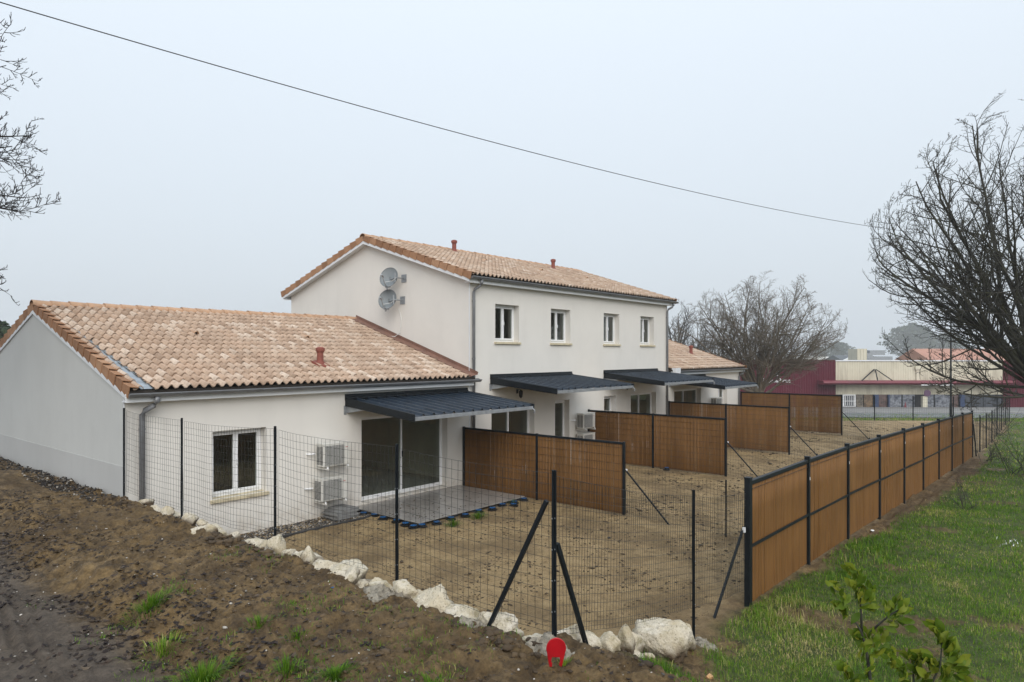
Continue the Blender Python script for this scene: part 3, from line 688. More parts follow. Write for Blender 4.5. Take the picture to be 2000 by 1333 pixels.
# ------------------------------------------------------------------ canopies over the terraces
def canopy(label, x0, x1, ztop, proj=2.55, drop=.27):
    T = thing('canopy', label, 'canopy', (x0, 0, ztop), 0, 'dark metal canopies over the terraces')
    W = x1 - x0; zw = -.15; sl = drop/proj
    def zz(y): return zw + sl*y                         # y negative towards the garden
    # trapezoid ribbed sheet
    n = 13; pit = (W - .10)/n; prof = []
    for i in range(n):
        u = .05 + i*pit; prof += [(u, 0), (u + pit - .095, 0), (u + pit - .070, .052), (u + pit - .028, .052), (u + pit - .001, 0)]
    q = MB(); ys = (-.012, -proj); k = len(prof)
    V = [(u, y, zz(y) + h) for y in ys for u, h in prof] + [(u, y, zz(y) + h - .004) for y in ys for u, h in prof]
    F = [(i, i + 1, k + i + 1, k + i) for i in range(k - 1)] + [(3*k + i, 3*k + i + 1, 2*k + i + 1, 2*k + i) for i in range(k - 1)] + [(k + i, k + i + 1, 3*k + i + 1, 3*k + i) for i in range(k - 1)]
    q.add(V, F); sh = q.build('roof_sheet', M['sheet'], T)
    sc = MB()                                           # fixing screws on the crowns
    for i in range(n):
        u = .05 + i*pit + pit - .043
        for y in (-.35, -.95, -1.55, -2.15): sc.box(u - .006, u + .006, y - .006, y + .006, zz(y) + .052, zz(y) + .058)
    tag(sc.build('screws', M['galv'], sh), kind='stuff')
    for x in (.0, W - .045):
        MB().prism([(x, -.012, zz(0) - .155), (x, -.012, zz(0) + .06), (x, -proj - .04, zz(-proj) + .055), (x, -proj - .04, zz(-proj) - .115)], (.045, 0, 0)).build('side_fascia', M['anthracite'], T, bevel=.006)
        MB().prism([(x - .012 if x == 0 else x + .049, -.03, zz(0) - .11), (x - .012 if x == 0 else x + .049, -proj - .03, zz(-proj) - .085), (x - .012 if x == 0 else x + .049, -proj - .03, zz(-proj) - .075), (x - .012 if x == 0 else x + .049, -.03, zz(0) - .095)], (.008, 0, 0)).build('trim_strip', M['anthracite'], T)
        MB().prism([(x + .05 if x == 0 else x - .012, -.002, zz(0) - .33), (x + .05 if x == 0 else x - .012, -.002, zz(0) - .03), (x + .05 if x == 0 else x - .012, -.9, zz(-.9) - .03), (x + .05 if x == 0 else x - .012, -.9, zz(-.9) - .10)], (.008, 0, 0)).build('bracket', M['galv'], T)
    MB().box(-.03, .05, -.010, -.002, zz(0) - .37, zz(0) - .14).build('wall_plate', M['galv'], T)
    MB().box(.047, W - .047, -proj - .035, -proj + .03, zz(-proj) - .10, zz(-proj) - .012).build('front_rail', M['galv'], T, bevel=.004)
    MB().box(.047, W - .047, -.07, -.004, zz(0) - .12, zz(0) - .012).build('wall_rail', M['galv'], T)
    for k_ in range(6):
        x = .4 + (W - .8)*k_/5; MB().prism([(x, -.08, zz(0) - .07), (x, -.08, zz(0) - .008), (x, -proj + .03, zz(-proj) - .008), (x, -proj + .03, zz(-proj) - .07)], (.04, 0, 0)).build('rafter', M['galv'], T)
    MB().prism([(0, -.003, 0), (0, -.035, -.004), (0, -.04, -.06), (0, -.06, -.075), (0, -.065, -.118), (0, -.14, -.112), (0, -.14, -.118), (0, -.003, -.16)], (W, 0, 0)).build('wall_flashing', M['anthracite'], T)
    MB().tube([(W - .10, -proj - .02, zz(-proj) - .06), (W - .02, -proj - .06, zz(-proj) - .13), (W - .01, -proj - .05, zz(-proj) - .2)], .028, 8).build('outlet', M['galv'], T)
    return T
canopy('dark metal canopy over the grey terrace of the near low house', 5.15, 9.58, 2.83)
canopy('dark metal canopy on the left of the two storey house front', 10.62, 15.04, 3.21)
canopy('dark metal canopy on the right of the two storey house front', 17.18, 21.5, 3.22)
canopy('farthest dark metal canopy, on the far low house', 22.6, 26.35, 2.87)

# ------------------------------------------------------------------ air conditioners
def air_con(label, x, z, w=.76, h=.54, d=.30, group='air conditioner units on the house walls'):
    T = thing('air_conditioner', label, 'air conditioner', (x, -.12, z), 0, group)
    y1, y0 = 0, -d
    MB().box(0, w, y0, y1, 0, h).build('casing', M['ac'], T, bevel=.012)
    MB().box(-.006, w + .006, y0 - .006, y1 + .004, h - .012, h + .012).build('top_cover', M['ac'], T, bevel=.006)
    lv = MB()
    for k in range(15): 
        zz = .05 + k*(h - .1)/15; lv.box(-.004, .0005, y0 + .03, -.16, zz, zz + .018).box(-.004, .0005, -.14, -.03, zz, zz + .018)
    tag(lv.build('side_vents', M['ac_dark'], T), kind='stuff')
    g = MB(); g.box(.05, w*.74, y0 - .004, y0 - .0005, .035, h - .045); gb = g.build('fan_opening', M['ac_dark'], T)
    s = MB()
    for k in range(19):
        zz = .035 + k*(h - .08)/19; s.box(.045, w*.745, y0 - .018, y0 - .006, zz, zz + .0125)
    for k in range(7): xx = .05 + k*(w*.69)/6; s.box(xx - .004, xx + .004, y0 - .022, y0 - .019, .03, h - .04)
    tag(s.build('fan_grille', M['ac_grille'], T), kind='stuff')
    MB().box(w*.77, w - .015, y0 - .006, y0 - .0005, .03, h - .05).build('service_cover', M['ac'], T, bevel=.003)
    MB().box(w*.82, w*.90, y0 - .0085, y0 - .0065, h - .115, h - .103).build('red_badge', M['red'], T)
    for xx in (.07, w - .11):
        MB().box(xx, xx + .04, y0 - .07, .118, -.07, -.032).box(xx, xx + .04, .100, .118, -.0315, .10).build('bracket', M['ac'], T)
        MB().lathe([(.022, -.032), (.026, -.02), (.02, .0)], (xx + .02, y0 - .035, 0), 10).build('rubber_foot', M['white'], T)
    MB().tube([(-.02, .02, h*.55), (-.12, .04, h*.55), (-.16, .08, h*.55), (-.2, .118, h*.55)], .022, 8).build('pipe_duct', M['white'], T)
    return T
air_con('upper white air conditioner on the near low house wall', 4.24, 1.14)
air_con('lower white air conditioner above the stacked slabs on the near house', 4.18, .32)
air_con('upper white air conditioner beside the glazed door of the two storey house', 15.2, 1.14)
air_con('lower white air conditioner half hidden behind the nearest brown screen', 15.2, .40)
air_con('white air conditioner whose top just shows above the second brown screen', 16.35, 1.12)
air_con('farthest white air conditioner, on the far low house wall', 26.75, 1.14)

# wall lamps
def lamp(label, x, z):
    T = thing('wall_lamp', label, 'lamp', (x, 0, z), 0, 'black wall lamps under the canopies')
    MB().box(-.04, .04, -.02, -.001, -.07, .07).build('back_plate', M['black'], T)
    MB().tube([(0, -.02, .02), (0, -.10, .07), (0, -.16, .05)], .012, 6).build('arm', M['black'], T)
    MB().lathe([(.02, .05), (.075, -.0), (.07, -.015), (.055, -.17), (.03, -.2), (.01, -.23)], (0, -.16, 0), 10).build('lantern', M['black'], T)
lamp('black wall lamp under the left canopy of the two storey house', 11.95, 2.62); lamp('black wall lamp under the right canopy of the two storey house', 18.7, 2.62)

# ------------------------------------------------------------------ satellite dishes on the tall gable
def dish(label, y, z):
    T = thing('satellite_dish', label, 'satellite dish', (XA, y, z), 0, 'satellite dishes on the tall gable')
    MB().box(-.016, -.002, -.12, .12, -.13, .13).build('wall_plate', M['galv'], T)
    MB().tube([(-.016, 0, 0), (-.34, 0, 0), (-.36, .05, 0)], .022, 8).build('mast', M['galv'], T)
    MB().tube([(-.36, .04, -.16), (-.36, .04, .16)], .025, 8).build('mast_head', M['galv'], T)
    # reflector: shallow bowl facing out and left
    nrm = np.array([-.80, -.42, .36]); nrm = nrm/np.linalg.norm(nrm); c = np.array([-.40, .30, .03])
    a = np.cross(nrm, (0, 0, 1)); a /= np.linalg.norm(a); b = np.cross(a, nrm)
    if b[2] < 0: b = -b
    V = []; n = 28; rings = [0, .25, .5, .75, .94, 1.0]; R_ = .335
    for r in rings: V += [c + a*R_*.92*r*math.cos(t) + b*R_*1.06*r*math.sin(t) + nrm*.09*(r*r - 1 + (.02 if r == 1 else 0)) for t in (2*math.pi*j/n for j in range(n))]
    F = [(i*n + j, i*n + (j+1) % n, (i+1)*n + (j+1) % n, (i+1)*n + j) for i in range(len(rings) - 1) for j in range(n)]
    o = MB().add(V, F).build('reflector', M['dish'], T, smooth=True); s = o.modifiers.new('thick', 'SOLIDIFY'); s.thickness = .008
    MB().tube([c + a*R_*.92*math.cos(t) + b*R_*1.06*math.sin(t) + nrm*.004 for t in (2*math.pi*j/28 for j in range(29))], .009, 6).build('rim', M['dish'], T)
    foot = c - b*R_*1.02 - nrm*.04; tip = c + nrm*.52 - b*R_*.62
    MB().tube([foot, foot + nrm*.2 - b*.03, tip], .014, 6).build('feed_arm', M['galv'], T)
    MB().tube([tip + nrm*.05, tip - nrm*.02, tip - nrm*.03, tip - nrm*.10], [.028, .028, .036, .036], 10).build('receiver', M['galv'], T)
    MB().beam(foot - a*.09 + b*.02, foot + a*.09 + b*.02, .05, .07).beam(foot - b*.05, foot + nrm*.06 - b*.09, .04, .05).build('clamp', M['galv'], T)
    MB().tube([c + b*-.05 - nrm*.10, np.array([-.36, .05, -.0])], .02, 6).build('back_mount', M['galv'], T)
    MB().tube([np.array([-.34, 0, .0]), np.array([-.42, .08, -.10]), c - b*.2 + nrm*.03 + a*.12, tip + b*.02], .008, 5).build('cable', M['whitecord'], T)
dish('upper grey satellite dish on the tall gable', 2.98, 6.34); dish('lower grey satellite dish on the tall gable', 3.05, 5.62)
tag(MB().tube([(9.675, 3.24, 5.35), (9.674, 3.16, 5.20), (9.67, 3.10, 5.0), (9.665, 3.11, 4.75), (9.65, 3.14, 4.55), (9.60, 3.35, 4.42), (9.48, 3.6, 4.45)], .012, 6).build('loose_cable', M['whitecord']), 'thin white cable hanging down the tall gable onto the low roof', 'cable')

# ------------------------------------------------------------------ the terrace on its pedestals
TX0, TX1, TY = 5.36, 9.24, -2.52
T = thing('terrace', 'grey slab terrace on black and blue pedestals before the sliding door', 'terrace', (TX0, 0, -.05))
nx_, ny_ = 6, 4; sw = (TX1 - TX0)/nx_; sh_ = (-TY)/ny_
me = None
for i in range(nx_):
    for j in range(ny_):
        y1 = -j*sh_ - .012 - (.0 if j else .002)
        MB().box(i*sw + .003, (i+1)*sw - .003, -(j+1)*sh_ + .003 - .012, y1, -.022, random.uniform(-.0006, .0006)).build('slab', M['slab'], T, bevel=.002)
def ped(loc, parent, s=1.0, tall=.09):
    base = MB().lathe([(.125*s, 0), (.125*s, .014), (.07*s, .022), (.055*s, tall), (.085*s, tall + .004), (.085*s, tall + .018)], (0, 0, 0), 14).build('pedestal', M['black'], parent)
    base.location = loc
    q = MB().lathe([(.045*s, tall + .018), (.045*s, tall + .030)], (0, 0, 0), 12)
    for k in range(8):
        t = k*math.pi/4; q.beam((.02, 0, tall + .026), (.078*s*math.cos(t), .078*s*math.sin(t), tall + .025), .022, .010)
    q.build('blue_head', M['blue'], base)
    return base
random.seed(5)
pp = [(-.06, -.25), (-.10, -.62), (-.03, -.95), (-.09, -1.35), (-.05, -1.8), (-.12, -2.2), (.03, -2.60), (-.16, -2.52)] + [(.42, -2.68), (.95, -2.62), (1.4, -2.66), (1.95, -2.60), (2.35, -2.70), (2.85, -2.61), (3.3, -2.63), (3.75, -2.60), (3.05, -2.82), (-.22, -.38)]
for (px_, py_) in pp:
    g_ = float(base_z([TX0 + px_], [py_])[0]); ped((px_, py_, g_ + .05 + .01), T, 1.0, .03)
for i in range(nx_ + 1):
    for j in range(1, ny_ + 1):
        if 0 < i < nx_ and j < ny_: continue
        ped((min(max(i*sw, .12), nx_*sw - .12), max(-j*sh_, -2.4), -.125), T, 1.0, .07)
ex = ped((0, 0, 0), None, 1.0, .05); ex.parent = None; ex.location = (16.0, -3.3, gz(16.0, -3.3) + .02)
ex.name = 'paving_pedestal'; tag(ex, 'blue topped pedestal lying by the second brown screen', 'pedestal')

# stacked slabs, gravel strip and its dark edging along the wall
labs = ['bottom grey slab of the stack under the air conditioners', 'second grey slab from the bottom of the stack', 'third grey slab from the bottom of the stack', 'fourth grey slab from the bottom of the stack', 'top grey slab of the stack under the air conditioners']
for k, (sx_, sy_, rz) in enumerate(((0, 0, .02), (.03, -.01, -.05), (-.02, .02, .03), (.05, .01, -.02), (.10, .03, .09))):
    w_ = .60 if k < 4 else .45
    o = MB().box(-w_/2, w_/2, -.3, .3, 0, .042).build('paving_slab', M['paver'], bevel=.005)
    o.location = (4.72 + sx_, -.42 + sy_, -.13 + k*.0435 + .02); o.rotation_euler = (0, 0, rz); tag(o, labs[k], 'slab', 'stacked grey paving slabs')
M['edging'] = simple('dark_edging', (.030, .029, .029), .6, .2, 6)
tag(MB().box(1.2, 5.2, -.98, -.90, -.35, LOW0 + .045).build('garden_edging', M['edging'], bevel=.01), 'dark edging strip beside the gravel along the near house', 'edging')

# ------------------------------------------------------------------ brown slat screens between the gardens
def slat_panel(name, x_dir, p0, L_, z0, z1, parent, pitch=.052, w=.0475, th=.010, seed=0, z0b=None, z1b=None, bulge=0, gaps=.0):
    """vertical slats side by side; one mesh; p0 start point, x_dir unit direction (2d)"""
    r = np.random.default_rng(seed); n = int(L_/pitch); d = np.array([*x_dir, 0.0]); nn = np.array([-x_dir[1], x_dir[0], 0.0])
    z0b = z0 if z0b is None else z0b; z1b = z1 if z1b is None else z1b
    k = np.arange(n); c = (k + .5)*L_/n; wj = w*np.ones(n) - (r.random(n) < gaps)*.010
    lv = 5 if bulge else 2
    Vs = []; t = np.linspace(0, 1, lv)
    zb = z0 + (z0b - z0)*c/L_; zt = z1 + (z1b - z1)*c/L_ - r.random(n)*.006
    offn = r.normal(0, .003, n)
    for s in t:
        z = zb + (zt - zb)*s
        bb = bulge*math.sin(math.pi*s)*np.sin(np.pi*c/L_)
        for a, b in ((-1, -1), (1, -1), (1, 1), (-1, 1)):
            Vs.append(np.array(p0)[None, :]*1.0*np.array([1, 1, 0]) + d*(c + a*wj/2)[:, None] + nn*(offn + b*th/2 + bb)[:, None] + np.stack([np.zeros(n), np.zeros(n), z], 1))
    V = np.stack(Vs, 1).reshape(-1, 3); F = []
    m_ = 4*lv; base = (np.arange(n)*m_)[:, None]
    for i in range(lv - 1):
        for j in range(4):
            F.append(base + np.array([i*4 + j, i*4 + (j+1) % 4, (i+1)*4 + (j+1) % 4, (i+1)*4 + j]))
    F.append(base + np.array([m_ - 4, m_ - 3, m_ - 2, m_ - 1]))
    tint = np.clip(np.repeat(r.random(n)*.55 + .22 + .22*math.sin(seed*12.9), m_), 0, 1)
    return tag(link(name, np_mesh(name, V, np.concatenate(F), tint=tint), M['slats'], parent), kind='stuff')
def wires(name, segs, r, parent, mat=None):
    """segs: list of polylines, thin three-sided wires, one mesh"""
    q = MB()
    for s in segs: q.tube(s, r, 3, cap=False)
    return tag(q.build(name, mat or M['wire'], parent), kind='stuff')
def screen(label, x, ztop, y1, zb, seed):
    T = thing('privacy_screen', label, 'screen', (x, -.03, 0), 0, 'brown slat screens between the gardens')
    ys = [-.02, y1/2 - .03, y1]
    for y in ys:
        g_ = gz(x, y - .03); MB().box(-.03, .03, y - .03, y + .03, g_ - .3, ztop + .015).build('post', M['anthracite'], T, bevel=.004)
    for a, b in ((ys[0] - .03, ys[1] + .03), (ys[1] - .03, ys[2] + .03)):
        L_ = a - b; s_ = seed + int(a*10)
        slat_panel('slat_infill', (0, -1), (0.0, a, 0), L_, zb + .03, ztop - .05, T, seed=s_ + 100, gaps=.10)
        MB().box(-.024, .024, b, a, ztop - .055, ztop - .002).build('top_rail', M['anthracite'], T, bevel=.003)
        sg = []
        z = zb + .06
        while z < ztop - .06:
            for xx in (-.012, .012): sg.append([(xx, a, z), (xx, b, z)])
            z += .2
        k = 0.025
        while k < L_:
            sg.append([(-.015, a - k, zb + .03), (-.015, a - k, ztop - .05)]); k += .0505
        wires('panel_wires', sg, .0036, T)
    return T
screen('nearest brown slat screen beside the grey terrace', 9.4, 1.66, -5.52, -.14, 1)
screen('second nearest brown slat screen, beside the white air conditioners', 16.1, 1.76, -5.32, -.12, 2)
screen('third brown slat screen, at the end of the two storey house', 22.5, 1.74, -5.24, -.1, 3)
screen('farthest brown slat screen, before the dark red shop wall', 30.8, 1.82, -5.06, -.1, 4)

# small black plastic clip of the first screen, etc. are parts of it; braces of the garden mesh below
def mesh_bay(parent, p, q, h, zb0, zb1, vstep=.08, hstep=.1, r=.0022, name='wire_mesh', sag=.0, dense_bottom=False):
    p = np.array(p, float); q = np.array(q, float); L_ = np.linalg.norm((q - p)[:2]); n = max(2, int(L_/vstep)); sg = []
    d = (q - p)/L_; nn = np.array([-d[1], d[0], 0])
    rr = np.random.default_rng(int(abs(p[0]*13 + p[1]*7 + q[0]*3)*10) % 9999)
    def pt(t, f):
        b = p + (q - p)*t; z0_ = zb0 + (zb1 - zb0)*t
        w = .018*math.sin(t*9 + f*2) + .012*math.sin(t*23 + p[1])
        return b + nn*w + np.array([0, 0, z0_ + h*f - sag*math.sin(math.pi*t)])
    for k in range(n + 1):
        t = k/n; sg.append([pt(t, f) for f in (0, .33, .66, 1)])
    m_ = int(round(h/hstep)); m2 = max(6, int(L_/.35))
    for k in range(m_ + 1):
        f = k/m_
        if k == 0 and dense_bottom:
            sg.append([pt(t, .5/m_) for t in np.linspace(0, 1, m2)])
        sg.append([pt(t, f) for t in np.linspace(0, 1, m2)])
    return wires(name, sg, r, parent)
def tpost(parent, x, y, z0, z1, w=.045, rz=0):
    o = MB().box(-w/2, w/2, -w*.12, w*.12, 0, z1 - z0).box(-w*.12, w*.12, -w*.55, -w*.12 - .0005, 0, z1 - z0 - .002).build('post', M['anthracite'], parent, bevel=.003)
    o.location = (x, y, z0); o.rotation_euler = (0, 0, rz)
    c_ = MB()
    for k in range(5):
        z = .25 + k*.3
        if z < z1 - z0: c_.box(-.006, .006, -w*.6 - .004, -w*.6, z, z + .012).box(w*.2, w*.2 + .008, -w*.12 - .004, -w*.12, z, z + .012)
    tag(c_.build('clips', M['galv'], o), kind='stuff')
    return o
def footing(parent, x, y, r, z, seed):
    rr = np.random.default_rng(seed); n = 18; rings = [0, .12, .24, .36, .48, .6, .72, .84, .93, 1.0]; n = 40; V = []
    for k, f in enumerate(rings):
        for j in range(n):
            t = 2*math.pi*j/n; R_ = r*.68*f*(1 + .25*math.sin(2*t + seed) + .15*math.sin(5*t + seed*2) + .08*math.sin(11*t + seed))
            xx, yy = x + R_*math.cos(t), y + R_*math.sin(t); g_ = float(ground_z(np.array([xx]), np.array([yy]))[0])
            V.append((xx, yy, g_ + .035*(1 - f*f) + .010 - (.06 if f > .99 else 0) + rr.normal(0, .010) + .045*float(fbm(np.array([xx*9.]), np.array([yy*9.]), seed, 3)[0])))
    F = [(i*n + j, i*n + (j+1) % n, (i+1)*n + (j+1) % n, (i+1)*n + j) for i in range(len(rings) - 1) for j in range(n)]
    return MB().add(V, F).build('concrete_footing', M['concrete'], parent)

# the dark mesh fence on the bank, round the corner and down to the brown fence
FZ = 1.10
WF = thing('mesh_fence', 'dark wire mesh fence on the bank, round the near corner of the garden', 'fence', (0, 0, FZ))
WF.location = (0, 0, 0)
ps = [(-.02, -.06), (0, -2.48), (0, -5.42), (0, -8.07), (.02, -10.36)]
tops = [2.80, 2.75, 2.81, 2.78, 2.72]
for (x, y), zt in zip(ps, tops): tpost(WF, x, y, .8, zt, .055 if y < -10 else .045, -math.pi/2)
for (a, b), (za, zb_) in zip(zip(ps, ps[1:]), zip(tops, tops[1:])):
    mesh_bay(WF, (a[0] + .03, a[1], 0), (b[0] + .03, b[1], 0), 1.56, za - 1.62, zb_ - 1.60, .085, .104, dense_bottom=True, sag=.03)
pr = (3.62, -10.1)
tpost(WF, pr[0], pr[1], -.2, 1.95, .05, 0)
mesh_bay(WF, (.05, -10.34, 0), (pr[0], pr[1] + .03, 0), 1.56, 1.10, .30, .06, .10, dense_bottom=True, sag=.05)
mesh_bay(WF, (pr[0], pr[1] + .03, 0), (5.62, -10.07, 0), 1.56, .28, .02, .06, .10, sag=.02)
# braces of the corner post
MB().beam((-.02, -10.30, 2.42), (-.06, -9.58, 1.02), .04, .04).build('brace', M['anthracite'], WF, bevel=.003)
MB().beam((.07, -10.36, 2.0), (.56, -10.42, .72), .04, .04).build('brace', M['anthracite'], WF, bevel=.003)
MB().beam((5.56, -10.06, 1.05), (4.60, -9.98, -.16), .035, .035).build('brace', M['anthracite'], WF, bevel=.003)
MB().box(5.50, 5.535, -10.10, -10.06, .97, 1.05).build('brace_clamp', M['white'], WF)
for x, y, r, z, s in ((0, -5.45, .30, 1.10, 1), (-.12, -8.1, .42, 1.07, 2), (-.06, -9.5, .34, 1.03, 3), (3.66, -10.12, .34, .10, 4), (-.15, -10.45, .30, 1.02, 5)):
    footing(WF, x, y, r, z, s)

# low mesh fences that carry each screen line on to the brown fence
fl_ = ['low mesh fence from the nearest screen across to the brown panel fence', 'low mesh fence running on from the second screen', 'low mesh fence running on from the third screen', 'low mesh fence running on from the farthest screen']
for lab, x, y1, zt in zip(fl_, (9.4, 16.1, 22.5, 30.8), (-5.6, -5.4, -5.3, -5.15), (1.66, 1.76, 1.74, 1.82)):
    G_ = thing('mesh_fence', lab, 'fence', (x, 0, 0), 0, 'low mesh fences between the gardens')
    ym = -8.15; za, zm, zc = (gz(x, y) for y in (y1, ym, -10.0))
    tpost(G_, 0, ym, zm - .2, zm + 1.28)
    mesh_bay(G_, (0, y1, 0), (0, ym, 0), 1.2, za + .04, zm + .04, .09, .11, .0024); mesh_bay(G_, (0, ym, 0), (0, -10.02, 0), 1.2, zm + .04, zc + .04, .09, .11, .0024)
    MB().beam((0, y1 + .02, za + 1.12), (.06, y1 - 1.15, gz(x, y1 - 1.15) - .02), .034, .034).build('brace', M['anthracite'], G_, bevel=.003)
    MB().box(-.012, .012, y1 - .04, y1 + .0, za + 1.09, za + 1.135).build('brace_clamp', M['white'], G_)

# ------------------------------------------------------------------ the long brown panel fence
BX = [5.64, 8.70, 11.60, 14.72, 17.88, 21.0, 24.15, 27.35, 30.5, 33.8]
BT = [1.80, 1.79, 1.75, 1.67, 1.58, 1.49, 1.41, 1.32, 1.22, 1.10]
BF = thing('panel_fence', 'long brown slat panel fence with dark posts beside the lawn', 'fence', (BX[0], -10.1, 0))
for i, (x, t) in enumerate(zip(BX, BT)):
    g_ = gz(x, -10.1)
    w_ = .04 if i else .055
    o = MB().box(-w_, w_, -.05, .045, g_ - .3, t + .03).build('post', M['anthracite'], BF, bevel=.005); o.location = (x - BX[0], 0, 0)
    MB().box(-w_ - .004, w_ + .004, -.054, .049, t + .03, t + .045).build('post_cap', M['anthracite'], o, bevel=.004)
    if 0 < i: 
        MB().box(-.014, .014, -.056, -.0515, t - .42, t - .36).build('white_sticker', M['white'], o)
for i in range(9):
    x0, x1 = BX[i] + .045, BX[i+1] - .045; t0, t1 = BT[i] - .02, BT[i+1] - .02
    g0, g1 = gz(x0, -10.1) + .015, gz(x1, -10.1) + .015; xr = x0 - BX[0]; L_ = x1 - x0
    slat_panel('slat_infill', (1, 0), (xr, 0, 0), L_, g0, t0 - .05, BF, seed=300 + i, z0b=g1, z1b=t1 - .05, pitch=.0505, w=.0485, th=.012, gaps=.05, bulge=-.03 if i % 2 else .02)
    MB().beam((xr - .004, 0, t0 - .03), (xr + L_ + .004, 0, t1 - .03), .075, .062).build('top_rail', M['anthracite'], BF, bevel=.004)
    zm0, zm1 = g0 + (t0 - g0)*.47, g1 + (t1 - g1)*.47
    MB().beam((xr, -.032, zm0), (xr + L_, -.032, zm1), .018, .05).build('middle_rail', M['anthracite'], BF, bevel=.003)
    sg = []
    for f in (.93, .965): 
        sg.append([(xr, -.022, g0 + (t0 - g0)*f), (xr + L_, -.022, g1 + (t1 - g1)*f)])
    wires('panel_wires', sg, .005, BF)
# mesh fence going on beyond the brown fence, and along the far end of the gardens
MF = thing('mesh_fence', 'dark mesh fence running on beyond the end of the brown fence', 'fence', (0, 0, 0))
xs = [33.95 + 2.9*k for k in range(8)]
for k, x in enumerate(xs):
    g_ = gz(x, -10.1); tpost(MF, x, -10.1, g_ - .3, g_ + 1.9, .07)
    if k: mesh_bay(MF, (xs[k-1], -10.1, 0), (x, -10.1, 0), 1.75, gz(xs[k-1], -10.1) + .05, g_ + .05, .12, .2, .004)
MB().beam((34.0, -10.14, gz(34, -10.1) + 1.6), (34.5, -10.2, gz(34.5, -10.2)), .05, .05).build('brace', M['anthracite'], MF)
EF = thing('mesh_fence', 'mesh fence with thin posts at the far end of the gardens by the road', 'fence', (0, 0, 0))
pe = [CAM + FW*(47.9 + .35 - .13*(u - 25)*.6) + RT*u for u in (17.5, 20.5, 23.3, 25.6, 28.2, 30.9, 33.8)]
for k, p in enumerate(pe):
    g_ = gz(p[0], p[1]); tpost(EF, p[0], p[1], g_ - .3, g_ + 1.75, .08, -A)
    if k: 
        q = pe[k-1]; mesh_bay(EF, (q[0], q[1], 0), (p[0], p[1], 0), 1.65, gz(q[0], q[1]) + .05, g_ + .05, .15, .2, .0038)
# ------------------------------------------------------------------ limestone rocks along the top of the bank
def rock_mat():
    m, nt, b, N, L = _mat('limestone')
    f = pos_noise(nt, 2.3, 6, .65); g = pos_noise(nt, 9, 5, .7); h = pos_noise(nt, 45, 4, .65)
    c = ramp(nt, f, [(.3, (.48, .40, .26)), (.5, (.64, .575, .455)), (.7, (.72, .675, .59))])
    c = mixc(nt, ramp(nt, g, [(.50, (0, 0, 0)), (.68, (.85, .85, .85))]), c, (.36, .31, .19))
    c = mixc(nt, ramp(nt, pos_noise(nt, 3.6, 5, .7), [(.60, (0, 0, 0)), (.72, (.7, .7, .7))]), c, (.30, .28, .20))
    gm_ = N.new('ShaderNodeNewGeometry')
    c = mixc(nt, ramp(nt, h, [(.56, (0, 0, 0)), (.68, (.7, .7, .7))]), c, (.13, .09, .055))
    at = N.new('ShaderNodeAttribute'); at.attribute_name = 'tint'      # soil caked on the foot
    c = mixc(nt, at.outputs['Fac'], c, (.085, .056, .033))
    L.new(c, b.inputs['Base Color']); b.inputs['Roughness'].default_value = .9; b.inputs['Specular IOR Level'].default_value = .2
    s = N.new('ShaderNodeMath'); s.operation = 'MULTIPLY_ADD'; L.new(g, s.inputs[0]); s.inputs[1].default_value = 1.5; L.new(h, s.inputs[2])
    bump(nt, b, s.outputs[0], .8, .025); return m
M['rock'] = rock_mat()
def ico(sub):
    bm = bmesh.new(); bmesh.ops.create_icosphere(bm, subdivisions=sub, radius=1.0)
    V = np.array([v.co[:] for v in bm.verts]); F = np.array([[v.index for v in f.verts] for f in bm.faces]); bm.free(); return V, F
ICO5 = ico(5); ICO4 = ico(4); ICO1 = ico(1); ICO2 = ico(2)
def rock_shape(seed, a, b, c, nplanes=16, noise=.16):
    r = np.random.default_rng(seed); V, F = ICO5 if a > .2 else ICO4
    n = r.normal(size=(nplanes, 3)); n[:, 2] *= .8; n /= np.linalg.norm(n, axis=1)[:, None]; d = r.uniform(.50, .92, nplanes)
    dot = V @ n.T; rad = np.where(dot > .05, d/np.maximum(dot, .05), 9).min(1); rad = np.minimum(rad, 1.08)
    ths, ph = V[:, 0]*2.1 + V[:, 2]*1.3, V[:, 1]*2.1 - V[:, 2]*.9
    rad = rad*(1 + noise*1.6*fbm(ths*1.4 + seed, ph*1.4, seed, 5, .55)) + .11*fbm(ths*5, ph*5 + seed, seed + 3, 4, .68) - .12*np.abs(fbm(ths*2.6, ph*2.6 + seed, seed + 5, 3))
    P = V*rad[:, None]*np.array([a, c, b]); return P, F
